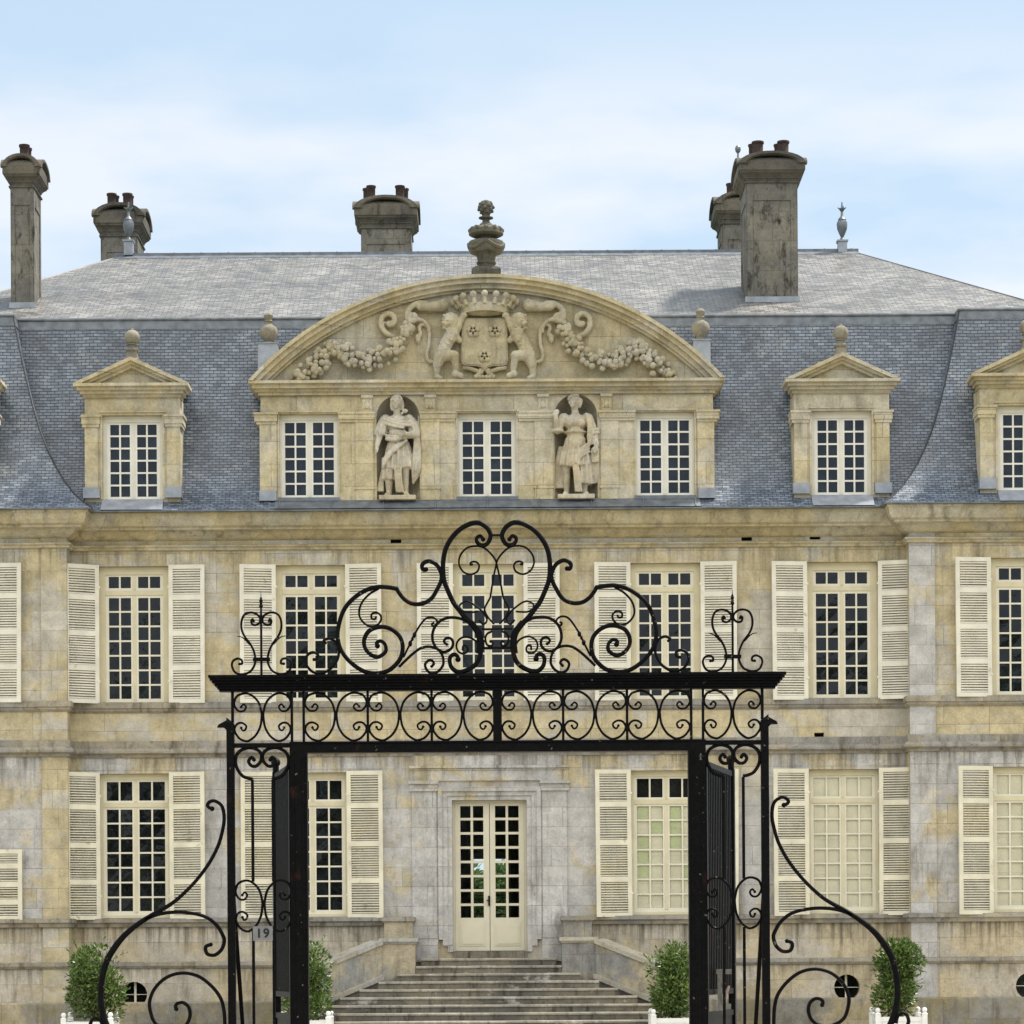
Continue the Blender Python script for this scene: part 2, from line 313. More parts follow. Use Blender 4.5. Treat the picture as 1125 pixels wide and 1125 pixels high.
M['slate'] = slate('blue_slate', (0.066, 0.088, 0.126), (0.175, 0.212, 0.268), 0.155, 0.068, 0.40, (0.40, 0.41, 0.41), 0.65, 0.7)
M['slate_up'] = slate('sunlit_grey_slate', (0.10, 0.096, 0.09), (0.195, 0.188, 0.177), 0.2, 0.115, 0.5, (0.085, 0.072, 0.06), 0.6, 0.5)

# ------------------------------------------------------------------ mesh builder
class MB:
    def __init__(s): s.v = []; s.f = []; s.m = []; s.uv = []
    def add(s, verts, faces, mi=0, uvs=None):
        o = len(s.v); s.v += [tuple(p) for p in verts]
        for k, fc in enumerate(faces):
            s.f.append([i + o for i in fc]); s.m.append(mi)
            s.uv.append(uvs[k] if uvs else None)
        return s
    def box(s, x0, x1, y0, y1, z0, z1, mi=0):
        return s.add([(x0,y0,z0),(x1,y0,z0),(x1,y1,z0),(x0,y1,z0),(x0,y0,z1),(x1,y0,z1),(x1,y1,z1),(x0,y1,z1)],
                     [(0,1,5,4),(1,2,6,5),(2,3,7,6),(3,0,4,7),(4,5,6,7),(3,2,1,0)], mi)
    def quad(s, a, b, c, d, mi=0, uv=None): return s.add([a,b,c,d], [(0,1,2,3)], mi, [uv] if uv else None)
    def prism(s, poly, y0, y1, mi=0):           # poly in (x,z), counter-clockwise seen from the front (-y)
        n = len(poly)
        vs = [(x, y0, z) for x, z in poly] + [(x, y1, z) for x, z in poly]
        fs = [tuple(range(n)), tuple(range(2*n-1, n-1, -1))] + [(i, i+n, (i+1) % n + n, (i+1) % n) for i in range(n)]
        return s.add(vs, fs, mi)
    def lathe(s, cx, cy, prof, seg=20, mi=0, sx=1.0, sy=1.0):
        vs = []; fs = []
        for r, z in prof:
            for k in range(seg):
                a = 2*math.pi*k/seg; vs.append((cx + r*sx*math.cos(a), cy + r*sy*math.sin(a), z))
        for j in range(len(prof)-1):
            for k in range(seg):
                k2 = (k+1) % seg; fs.append((j*seg+k, j*seg+k2, (j+1)*seg+k2, (j+1)*seg+k))
        fs.append(tuple(range(seg-1, -1, -1))); fs.append(tuple((len(prof)-1)*seg + k for k in range(seg)))
        return s.add(vs, fs, mi)
    def square(s, cx, cy, prof, mi=0):          # stacked rectangles: (half x, half y, z)
        vs = []; fs = []
        for hx, hy, z in prof: vs += [(cx-hx,cy-hy,z),(cx+hx,cy-hy,z),(cx+hx,cy+hy,z),(cx-hx,cy+hy,z)]
        for j in range(len(prof)-1):
            for k in range(4): fs.append((j*4+k, j*4+(k+1)%4, (j+1)*4+(k+1)%4, (j+1)*4+k))
        fs.append((3,2,1,0)); n = (len(prof)-1)*4; fs.append((n,n+1,n+2,n+3))
        return s.add(vs, fs, mi)
    def ball(s, c, r, seg=12, rings=8, mi=0, rot=None):
        rx, ry, rz = (r, r, r) if not hasattr(r, '__len__') else r
        vs = []; fs = []
        for j in range(1, rings):
            t = math.pi*j/rings
            for k in range(seg):
                a = 2*math.pi*k/seg; vs.append(Vector((rx*math.sin(t)*math.cos(a), ry*math.sin(t)*math.sin(a), rz*math.cos(t))))
        vs += [Vector((0,0,rz)), Vector((0,0,-rz))]; n = len(vs)
        for j in range(rings-2):
            for k in range(seg): fs.append((j*seg+k, (j+1)*seg+k, (j+1)*seg+(k+1)%seg, j*seg+(k+1)%seg))
        for k in range(seg):
            fs.append((n-2, k, (k+1)%seg)); fs.append((n-1, (rings-2)*seg+(k+1)%seg, (rings-2)*seg+k))
        if rot is not None: vs = [rot @ p for p in vs]
        return s.add([p + Vector(c) for p in vs], fs, mi)
    def tube(s, pts, rad, seg=8, mi=0):         # 3-d tube, radius per point
        pts = [Vector(p) for p in pts]; n = len(pts)
        if not hasattr(rad, '__len__'): rad = [rad]*n
        vs = []; fs = []; up = None
        for i, p in enumerate(pts):
            t = (pts[min(i+1,n-1)] - pts[max(i-1,0)]).normalized()
            if up is None: up = Vector((0,1,0)) if abs(t.y) < 0.9 else Vector((1,0,0))
            a = t.cross(up).normalized(); b = a.cross(t).normalized(); up = b
            for k in range(seg):
                an = 2*math.pi*k/seg; vs.append(p + (a*math.cos(an) + b*math.sin(an))*rad[i])
        for i in range(n-1):
            for k in range(seg): fs.append((i*seg+k, i*seg+(k+1)%seg, (i+1)*seg+(k+1)%seg, (i+1)*seg+k))
        fs.append(tuple(range(seg-1,-1,-1))); fs.append(tuple((n-1)*seg+k for k in range(seg)))
        return s.add(vs, fs, mi)
    def capsule(s, a, b, ra, rb, seg=10, mi=0):
        s.ball(a, ra, seg, 6, mi); s.ball(b, rb, seg, 6, mi); return s.tube([a, b], [ra, rb], seg, mi)
    def bar(s, a, b, hw, hd, mi=0):             # square bar from a to b, half width across x-ish, half depth
        a, b = Vector(a), Vector(b); t = (b-a).normalized()
        n = t.cross(Vector((0,1,0)))
        n = Vector((1,0,0)) if n.length < 1e-4 else n.normalized()
        m = t.cross(n).normalized()
        vs = [p + n*sx*hw + m*sy*hd for p in (a, b) for sx, sy in ((-1,-1),(1,-1),(1,1),(-1,1))]
        return s.add(vs, [(0,1,5,4),(1,2,6,5),(2,3,7,6),(3,0,4,7),(4,5,6,7),(3,2,1,0)], mi)
    def ribbon(s, pts, y, w, dep, mi=0):        # flat bar bent in the x-z plane
        n = len(pts)
        if not hasattr(w, '__len__'): w = [w]*n
        vs = []; fs = []
        for i in range(n):
            a, b = pts[max(i-1,0)], pts[min(i+1,n-1)]
            tx, tz = b[0]-a[0], b[1]-a[1]; l = math.hypot(tx, tz) or 1
            nx, nz = -tz/l*w[i]/2, tx/l*w[i]/2
            x, z = pts[i]; e = w[i]*0.22; h = dep/2
            k = 1 - 0.45
            for sx, yy in ((-1,-h+e),(-k,-h),(k,-h),(1,-h+e),(1,h-e),(k,h),(-k,h),(-1,h-e)):
                vs.append((x + nx*sx, y + yy, z + nz*sx))
        for i in range(n-1):
            for k in range(8): fs.append((i*8+k, i*8+(k+1)%8, (i+1)*8+(k+1)%8, (i+1)*8+k))
        fs.append(tuple(range(7,-1,-1))); fs.append(tuple((n-1)*8+k for k in range(8)))
        return s.add(vs, fs, mi)
    def holed(s, x0, x1, z0, z1, holes, y0, y1, mi=0, rim=True, mh=None):   # panel facing -y, holes cut through to y1
        xs = sorted({x0, x1, *[h[0] for h in holes], *[h[1] for h in holes]}); zs = sorted({z0, z1, *[h[2] for h in holes], *[h[3] for h in holes]})
        xs = [x for x in xs if x0-1e-9 <= x <= x1+1e-9]; zs = [z for z in zs if z0-1e-9 <= z <= z1+1e-9]
        idx = {}; vs = []; fs = []
        def vi(x, z):
            if (x, z) not in idx: idx[(x, z)] = len(vs); vs.append((x, y0, z))
            return idx[(x, z)]
        for i in range(len(xs)-1):
            for j in range(len(zs)-1):
                cx, cz = (xs[i]+xs[i+1])/2, (zs[j]+zs[j+1])/2
                if any(h[0] < cx < h[1] and h[2] < cz < h[3] for h in holes): continue
                fs.append((vi(xs[i],zs[j]), vi(xs[i+1],zs[j]), vi(xs[i+1],zs[j+1]), vi(xs[i],zs[j+1])))
        s.add(vs, fs, mi)
        mh = mi if mh is None else mh
        for a, b, c, d in [h[:4] for h in holes]:
            s.add([(a,y0,c),(b,y0,c),(b,y0,d),(a,y0,d),(a,y1,c),(b,y1,c),(b,y1,d),(a,y1,d)], [(0,4,5,1),(1,5,6,2),(2,6,7,3),(3,7,4,0)], mh)
        if rim:
            a, b, c, d = x0, x1, z0, z1
            s.add([(a,y0,c),(b,y0,c),(b,y0,d),(a,y0,d),(a,y1,c),(b,y1,c),(b,y1,d),(a,y1,d)], [(0,1,5,4),(1,2,6,5),(2,3,7,6),(3,0,4,7)], mi)
        return s
    def mirror(s):
        s.v = [(-x, y, z) for x, y, z in s.v]; s.f = [f[::-1] for f in s.f]
        s.uv = [u[::-1] if u else u for u in s.uv]; return s
    def move(s, d): s.v = [(x+d[0], y+d[1], z+d[2]) for x, y, z in s.v]; return s
    def mesh(s, name, mats, smooth=False):
        me = bpy.data.meshes.new(name); me.from_pydata(s.v, [], s.f); me.update()
        for m in (mats if isinstance(mats, (list, tuple)) else [mats]): me.materials.append(m)
        me.polygons.foreach_set('material_index', s.m)
        if any(s.uv):
            ul = me.uv_layers.new(name='UVMap')
            for p, u in zip(me.polygons, s.uv):
                if u:
                    for li, q in zip(p.loop_indices, u): ul.data[li].uv = q
        if smooth:
            me.polygons.foreach_set('use_smooth', [True]*len(me.polygons))
            if smooth != 'all':
                try: me.set_sharp_from_angle(angle=R(40))
                except Exception: pass
        me.validate()
        return me
    def weld(s):
        key = {}; nv = []; mp_ = []
        for p in s.v:
            k = tuple(round(c, 4) for c in p)
            if k not in key: key[k] = len(nv); nv.append(p)
            mp_.append(key[k])
        s.f = [[mp_[i] for i in f] for f in s.f]; used = sorted({i for f in s.f for i in f}); ix = {a: b for b, a in enumerate(used)}
        s.v = [nv[i] for i in used]; s.f = [[ix[i] for i in f] for f in s.f]; return s
    def build(s, name, mats, parent=None, smooth=False, label=None):
        o = bpy.data.objects.new(name, s.mesh(name, mats, smooth)); COL.objects.link(o)
        if parent: o.parent = parent
        if label: o['label'] = label
        return o
def tag(o, label=None, cat=None, group=None, kind=None):
    for k, v in (('label', label), ('category', cat), ('group', group), ('kind', kind)):
        if v: o[k] = v
    return o
def empty(name, loc=(0,0,0)):
    o = bpy.data.objects.new(name, None); COL.objects.link(o); o.location = loc; o.empty_display_size = 0.2; return o
def sculpt(mb, name, mat, voxel, parent=None, smooth=4, label=None):    # many overlapping volumes -> one continuous skin
    o = mb.build(name, mat, parent, False, label)
    rm = o.modifiers.new('r', 'REMESH'); rm.mode = 'VOXEL'; rm.voxel_size = voxel; rm.use_smooth_shade = True
    sm = o.modifiers.new('s', 'SMOOTH'); sm.factor = 0.5; sm.iterations = smooth
    dg = bpy.context.evaluated_depsgraph_get(); dg.update()
    me = bpy.data.meshes.new_from_object(o.evaluated_get(dg))
    o.modifiers.clear(); o.data = me; me.materials.clear(); me.materials.append(mat)
    return o
def spline(pts, n=6):
    P = [pts[0]] + list(pts) + [pts[-1]]; o = []
    for i in range(1, len(P)-2):
        p0, p1, p2, p3 = P[i-1], P[i], P[i+1], P[i+2]
        for k in range(n):
            t = k/n
            o.append(tuple(0.5*(2*b + (c-a)*t + (2*a-5*b+4*c-d)*t*t + (3*b-a-3*c+d)*t**3) for a, b, c, d in zip(p0, p1, p2, p3)))
    o.append(tuple(pts[-1])); return o

# ================================================================== SETTING
g = MB(); g.quad((-2500,-2500,0),(2500,-2500,0),(2500,2500,0),(-2500,2500,0)); tag(g.build('ground', M['grass']), kind='structure')
g = MB(); g.quad((-40,-33,0.004),(40,-33,0.004),(40,1,0.004),(-40,1,0.004)); tag(g.build('forecourt', M['gravel']), kind='structure')
M['asph'] = simple('asphalt', (0.06, 0.06, 0.06), 0.9, var=0.2, vscale=8)
g = MB(); g.quad((-60,-75,0.004),(60,-75,0.004),(60,-37,0.004),(-60,-37,0.004)); tag(g.build('road', M['asph']), kind='structure')
M['pave'] = simple('pavement_slabs', (0.34, 0.31, 0.26), 0.9, var=0.15, vscale=6)
g = MB(); g.box(-60,60,-37,-33.3,-0.05,0.10); tag(g.build('pavement', M['pave']), kind='structure')

# ================================================================== CHATEAU
CH = empty('chateau')
tag(CH, 'pale limestone chateau with cream shutters, carved pediment and blue slate mansard roof', 'chateau')
AX = [-10.87, -7.21, -3.605, 0.0, 3.605, 7.21, 10.87]
PVX, PVY, EX, BK = 8.5, -0.45, 13.2, 12.6
zE = Z(559, 59.4)                                   # eave edge
def px(p, d=60.0): return p * d / F
# ---- plan path of the front (outer ends, pilaster breaks, pavilion returns)
def frontpath(o=0.0):
    P = [(-EX, PVY), (-9.02, PVY), (-9.02, PVY-0.05), (-PVX, PVY-0.05), (-PVX, 0), (PVX, 0), (PVX, PVY-0.05), (9.02, PVY-0.05), (9.02, PVY), (EX, PVY)]
    nrm = [(0,-1),(-1,0),(0,-1),(1,0),(0,-1),(-1,0),(0,-1),(1,0),(0,-1)]
    # outward normals of each run (segment i joins P[i], P[i+1])
    nrm = [(0,-1),(-1,0),(0,-1),(1,0),(0,-1),(-1,0),(0,-1),(1,0),(0,-1)]
    res = []
    for i, (x, y) in enumerate(P):
        a = nrm[max(i-1,0)]; b = nrm[min(i,len(nrm)-1)]
        nx = a[0] + b[0] if a != b else a[0]; ny = a[1] + b[1] if a != b else a[1]
        if i == 0: nx = -1
        if i == len(P)-1: nx = 1
        res.append((x + nx*o, y + ny*o))
    return res
def moulding(prof, name, mat, label=None, gap=None, side=0):
    if gap and not side:
        for q in (-1, 1): moulding(prof, name, mat, label, gap, q)
        return     # prof: (out, z) from top to bottom, sweeps the whole front
    mb = MB(); rows = [frontpath(o) for o, z in prof]; n = len(rows[0])
    vs = [(x, y, prof[j][1]) for j, r in enumerate(rows) for x, y in r]; fs = []
    for j in range(len(prof)-1):
        for i in range(n-1):
            if gap and (i < 4 and side > 0 or i > 4 and side < 0): continue
            if gap and i == 4:
                for q in ((0,) if side < 0 else (1,)):
                    a, b, c, d = vs[j*n+i], vs[(j+1)*n+i], vs[(j+1)*n+i+1], vs[j*n+i+1]
                    if q == 0: c = (-gap, c[1], c[2]); d = (-gap, d[1], d[2])
                    else: a = (gap, a[1], a[2]); b = (gap, b[1], b[2])
                    mb.add([a, b, c, d], [(0, 1, 2, 3)])
            else: fs.append((j*n+i, (j+1)*n+i, (j+1)*n+i+1, j*n+i+1))
    mb.add(vs, fs)
    if gap:
        for q in (side*gap,): mb.add([(q, -o, z) for o, z in prof], [tuple(range(len(prof)))])
    # end caps
    for i in ((0, n-1) if not side else (0,) if side < 0 else (n-1,)):
        mb.add([(rows[j][i][0], rows[j][i][1], prof[j][1]) for j in range(len(prof))], [tuple(range(len(prof)))])
    if gap: mb.weld()
    return mb.build(name, mat, CH, False, label)

zUT, zUB = Z(619.5), Z(768.8)
zLT, zLB = Z(847.5), Z(1006.5)
zDoorT, zDoorB = Z(879), Z(1045.5)
zS1, zS2, zS3, zS4 = Z(770), Z(781), Z(812.5), Z(830)      # first-floor sill string / storey string
zSB0, zSB1 = Z(1007), Z(1016)                           # ground-floor sill string
zP0, zP1 = Z(1055.5), Z(1061.5)
zPl = Z(1100)
HW = 0.715
pv_scale = 59.55/60
def pz(z): return CAMZ + (z-CAMZ)*1.0
# ---- walls
def win_holes(xs, up=True, low=True):
    h = []
    for x in xs:
        if up: h.append((x-HW, x+HW, zUB, zUT))
        if low: h.append((x-HW, x+HW, zLB, zLT))
    return h
def wallpart(x0, x1, y, holes, name, z0, z1, mat, depth=0.32):
    hs = [h for h in holes if h[2] < z1 and h[3] > z0 and h[0] < x1 and h[1] > x0]
    mb = MB(); mb.holed(x0, x1, z0, z1, hs, y, y+depth, rim=False); return mb.build(name, mat, CH)
main_up = [(x-HW, x+HW, zUB, zUT) for x in AX[1:6]]
vents = []
for vx, vy in ((435, 594), (820.5, 591.5), (895.5, 590)):
    X, zz = W(vx, vy, 60); vents.append((X-0.11, X+0.11, zz-0.05, zz+0.05))
X, zz = W(900, 807.3, 60); lowvent = (X-0.10, X+0.10, zz-0.045, zz+0.045)
zF0 = Z(602)                                        # bottom of the frieze moulding
zW1 = zE - 0.02
DO = (-0.76, 0.76, zDoorB, zDoorT)
main_low = [(x-HW, x+HW, zLB, zLT) for x in (AX[1], AX[2], AX[4], AX[5])] + [DO]
wallpart(-PVX, PVX, 0, main_up + vents + [lowvent], 'upper_wall', zS4, zW1, M['wall_up'])
wallpart(-PVX, PVX, 0, main_low, 'lower_wall', zSB1, zS4, M['wall_low'])
OC = []
for ox, oy, d in ((147.6, 1092.7, 60), (930.5, 1084.7, 60)): OC.append((*W(ox, oy, d), 0.0))
OC.append((10.87, Z(1086.5), PVY)); OC.append((-10.87, Z(1086.5), PVY))
def dado(x0, x1, y, name):
    mb = MB(); hs = [DO] if x0 < 0 < x1 else []; r = 0.30
    ocs = [o for o in OC if x0 < o[0] < x1]
    hs += [(o[0]-r, o[0]+r, o[1]-r, o[1]+r) for o in ocs]
    mb.holed(x0, x1, zPl-0.05, zSB1, hs, y, y+0.3, rim=False)
    return mb, ocs
def oculus(mb, o, y, r=0.30, ri=0.265):
    n = 32; cx, cz = o[0], o[1]                     # fill the square hole with a ring-shaped face and a round reveal
    rin = [(cx+ri*math.cos(2*math.pi*k/n), cz+ri*math.sin(2*math.pi*k/n)) for k in range(n)]
    def sq(k):
        a = 2*math.pi*k/n; c, s = math.cos(a), math.sin(a); q = r/max(abs(c), abs(s)); return (cx+q*c, cz+q*s)
    ro = [sq(k) for k in range(n)]
    for k in range(n):
        k2 = (k+1) % n
        mb.quad((rin[k][0],y,rin[k][1]),(ro[k][0],y,ro[k][1]),(ro[k2][0],y,ro[k2][1]),(rin[k2][0],y,rin[k2][1]))
        mb.quad((rin[k][0],y,rin[k][1]),(rin[k2][0],y,rin[k2][1]),(rin[k2][0],y+0.25,rin[k2][1]),(rin[k][0],y+0.25,rin[k][1]))
def ring(cx, cz, r0, r1, y0, y1, n=32, mi=0, mb=None):
    mb = mb or MB()
    for k in range(n):
        a, b = 2*math.pi*k/n, 2*math.pi*(k+1)/n
        p = [(cx+r*math.cos(t), cz+r*math.sin(t)) for r, t in ((r0,a),(r1,a),(r1,b),(r0,b))]
        mb.prism(p, y0, y1, mi)
    return mb
for x0, x1, y, nm in ((-PVX, PVX, 0, 'basement_wall'), (-EX, -PVX, PVY, 'basement_wall'), (PVX, EX, PVY, 'basement_wall')):
    mb, ocs = dado(x0, x1, y, nm)
    for o in ocs: oculus(mb, o, y)
    mb.build(nm, M['wall_dado'], CH)
for o in OC:
    y = o[2]
    fr = ring(o[0], o[1], 0.262, 0.335, y-0.012, y+0.02).build('cellar_window', M['wall_dado'], CH)
    m = MB(); m.box(o[0]-0.022, o[0]+0.022, y+0.16, y+0.19, o[1]-0.262, o[1]+0.262); m.box(o[0]-0.262, o[0]+0.262, y+0.165, y+0.185, o[1]-0.007, o[1]+0.007)
    m.build('bar_cross', M['muntin'], fr)
    m = MB(); n = 28; m.add([(o[0]+0.264*math.cos(2*math.pi*k/n), y+0.2, o[1]+0.264*math.sin(2*math.pi*k/n)) for k in range(n)], [tuple(range(n))])
    m.build('pane', M['glass'], fr)
for s in (-1, 1):
    x0, x1 = (-EX, -PVX) if s < 0 else (PVX, EX)
    c = s*10.87
    low = (c-HW, c+HW, zLB, zLT) if s > 0 else (c-HW, c+HW, zLB, Z(932))
    wallpart(x0, x1, PVY, [(c-HW, c+HW, zUB, zUT)], 'pavilion_upper_wall', zS4, zW1, M['wall_up'])
    wallpart(x0, x1, PVY, [low], 'pavilion_lower_wall', zSB1, zS4, M['wall_low'])
    m = MB(); m.quad((s*PVX, PVY, 0), (s*PVX, 0, 0), (s*PVX, 0, zW1), (s*PVX, PVY, zW1)); m.build('pavilion_return', M['wall_up'], CH)
    m = MB(); xa, xb = sorted((s*PVX, s*9.02))
    m.box(xa, xb, PVY-0.05, PVY, zSB1, zS4); m.box(xa, xb, PVY-0.05, PVY, zS3, zW1)
    m.box(xa, xb, PVY-0.05, PVY, zPl, zSB1)
    m.build('corner_pilaster', M['wall_low'] if s > 0 else M['wall_up'], CH)
    m = MB(); m.quad((s*EX, PVY, 0), (s*EX, BK, 0), (s*EX, BK, zW1), (s*EX, PVY, zW1)); m.build('side_wall', M['wall_up'], CH)
BD = (-0.50, 0.50, 1.9, 4.35)
m = MB(); m.holed(-EX, EX, 0, zW1, [BD], BK, BK-0.3, rim=False); m.build('back_wall', M['wall_up'], CH)
# dark recess behind the vents, dark rooms stay closed by opaque panes
for v in vents + [lowvent]:
    m = MB(); m.box(v[0]-0.02, v[1]+0.02, 0.2, 0.25, v[2]-0.02, v[3]+0.02); m.build('vent', M['dark'], CH)
# ---- plinth and mouldings
moulding([(0.02, zPl+0.03), (0.09, zPl), (0.09, 0.0)], 'plinth', M['plinth'], gap=1.8)
moulding([(0, zP0+0.02), (0.07, zP0), (0.07, zP0-0.06), (0.03, zP1), (0, zP1)], 'basement_string', M['string'], gap=1.8)
moulding([(0, zSB0+0.015), (0.13, zSB0), (0.13, zSB0-0.075), (0.08, zSB0-0.10), (0.06, zSB1), (0, zSB1)], 'sill_string', M['string'], gap=1.62)
moulding([(0, zS3+0.015), (0.05, zS3), (0.05, zS3-0.13), (0.10, zS3-0.15), (0.13, zS3-0.20), (0.13, zS3-0.24), (0.05, zS3-0.275), (0.04, zS4), (0, zS4)], 'storey_string', M['string'])
moulding([(0, zS1+0.015), (0.09, zS1), (0.09, zS1-0.11), (0.06, zS1-0.125), (0.06, zS1-0.16), (0.02, zS2), (0, zS2)], 'sill_string', M['string'])
moulding([(0, Z(596.5)), (0.09, Z(597.5)), (0.10, Z(599)), (0.06, Z(600.5)), (0.05, Z(602.5)), (0, Z(603))], 'frieze_moulding', M['cornice'])
moulding([(0.50, zE-0.015), (0.50, zE-0.05), (0.47, zE-0.08), (0.44, zE-0.19), (0.40, zE-0.27), (0.34, zE-0.30), (0.34, zE-0.34), (0.20, zE-0.36), (0.17, zE-0.42),
          (0.10, zE-0.48), (0.06, zE-0.50), (0.0, zE-0.52)], 'cornice', M['cornice'])
# ---- lintel stones over the windows (slightly proud flat arches)
for i, x in enumerate(AX):
    y = 0 if 0 < i < 6 else PVY
    if i != 3 and i != 0:
        m = MB(); m.holed(x-0.98, x+0.98, zLT, zLT+0.19, [], y-0.012, y, rim=True); m.build('lintel', M['wall_low'], CH)
    m = MB(); m.holed(x-0.86, x+0.86, zUT, zUT+0.24, [], y-0.010, y, rim=True); m.build('lintel', M['wall_up'], CH)

# ---- windows
def panes_grid(cx, xin, xout, mun, z0, z1, rows, cols=2, munz=None):
    munz = munz or mun; hs = []
    for s in (-1, 1):
        a, b = (cx-xout, cx-xin) if s < 0 else (cx+xin, cx+xout)
        wc = (b-a-mun*(cols-1))/cols; hc = (z1-z0-munz*(rows-1))/rows
        for i in range(cols):
            for j in range(rows):
                hs.append((a+i*(wc+mun), a+i*(wc+mun)+wc, z0+j*(hc+munz), z0+j*(hc+munz)+hc))
    return hs
def window(cx, y, x_half, z0, z1, grids, gm, bars=(), inner=None, green=(), label=None):
    # grids: list of (xin, xout, z0, z1, rows)
    hs = []
    for g_ in grids: hs += panes_grid(cx, g_[0], g_[1], 0.034, g_[2], g_[3], g_[4])
    xo = max(g_[1] for g_ in grids); zlo = min(g_[2] for g_ in grids); zhi = max(g_[3] for g_ in grids)
    mb = MB()
    # sash plane with muntins, then the fixed frame and the transom proud of it
    fx = xo + 0.075
    mb.holed(cx-fx, cx+fx, zlo-0.09, zhi+0.05, hs, y+0.155, y+0.20, mi=1, rim=True)
    mb.holed(cx-x_half, cx+x_half, z0+0.012, z1-0.004, [(cx-fx+0.01, cx+fx-0.01, zlo-0.08, zhi+0.04)], y+0.125, y+0.21, mi=0)
    for zb in bars: mb.box(cx-fx+0.012, cx+fx-0.012, y+0.135, y+0.16, zb-0.045, zb+0.045)
    for g_ in grids: mb.box(cx-0.028, cx+0.028, y+0.138, y+0.156, g_[2]-0.03, g_[3]+0.03)
    wo = mb.build('window', [M['frame_white'], M['muntin_white']] if gm is M['glass_skytint'] else [M['frame'], M['muntin']], CH, label=label)
    gl = MB(); ax_ = sorted({round((a+b)/2, 4) for a, b in zip(sorted({h[1] for h in hs})[:-1], sorted({h[0] for h in hs})[1:])} | {cx-xo-.02, cx+xo+.02})
    az_ = sorted({round((a+b)/2, 4) for a, b in zip(sorted({h[3] for h in hs})[:-1], sorted({h[2] for h in hs})[1:])} | {zlo-.02, zhi+.02})
    nx_ = len(ax_); vv = [(x_, y+0.187+rnd.uniform(-.0035, .0035), z_) for z_ in az_ for x_ in ax_]      # old panes, each set a little out of true
    gl.add(vv, [(j*nx_+i, j*nx_+i+1, (j+1)*nx_+i+1, (j+1)*nx_+i) for j in range(len(az_)-1) for i in range(nx_-1)])
    gl.build('glass', gm, wo)
    for k, h in enumerate(hs):
        if k in green:
            gl = MB(); gl.quad((h[0]-.003,y+0.18,h[2]-.003),(h[1]+.003,y+0.18,h[2]-.003),(h[1]+.003,y+0.18,h[3]+.003),(h[0]-.003,y+0.18,h[3]+.003)); gl.build('greenish_pane', M['glassgreen'], wo)
    if inner:
        ib = MB()
        for s in (-1, 1):
            a, b = sorted((cx+s*0.012, cx+s*(xo+0.06)))
            ib.box(a, b, y+0.215, y+0.245, inner[0], inner[1])
            n = 4; hh = (inner[1]-inner[0])/n
            for j in range(n): ib.box(a+0.07, b-0.07, y+0.206, y+0.216, inner[0]+j*hh+0.06, inner[0]+(j+1)*hh-0.06)
        ib.build('inner_shutter', M['inner'], wo)
    if inner or gm is M['glassclear']:
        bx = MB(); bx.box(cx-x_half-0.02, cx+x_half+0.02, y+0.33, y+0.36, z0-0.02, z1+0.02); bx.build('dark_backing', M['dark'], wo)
    # stone sill
    return wo
def up_window(cx, y):
    return window(cx, y, HW, zUB, zUT, [(px(4), px(28.3), Z(764.5), Z(653.4), 7), (px(4), px(28.3), Z(642.6), Z(630), 1)], M['glass'], bars=(Z(648),))
def low_window(cx, y, kind):
    gr = [(px(3.8), px(32), Z(998.4), Z(886.4), 7), (px(3.8), px(32), Z(876.7), Z(856), 1)]
    if kind == 0: return window(cx, y, HW, zLB, zLT, gr, M['glass'], bars=(Z(881.5),))
    if kind == 1:
        order = lambda side, col, row: side*14 + col*7 + (6-row)
        gs = {order(0,0,0), order(0,0,2), order(0,0,3), order(0,0,4), order(0,1,1), order(1,0,0), order(1,0,1), order(1,0,2), order(1,1,4)}
        return window(cx, y, HW, zLB, zLT, gr, M['glassclear'], bars=(Z(881.5),), inner=(zLB+0.04, Z(884)), green=gs, label='window with greenish panes over closed inner shutters')
    return window(cx, y, HW, zLB, zLT, gr, M['glassclear'], bars=(Z(881.5),), inner=(zLB+0.04, zLT-0.04), label='window with cream inner shutters closed behind the panes')
for i, x in enumerate(AX): up_window(x, 0 if 0 < i < 6 else PVY)
for i, k in ((1, 0), (2, 0), (4, 1), (5, 2), (6, 2)): low_window(AX[i], 0 if i < 6 else PVY, k)
window(AX[0], PVY, HW, zLB, Z(932), [(px(3.8), px(32), Z(998.4), Z(941), 4)], M['glass'], label='short ground floor window')
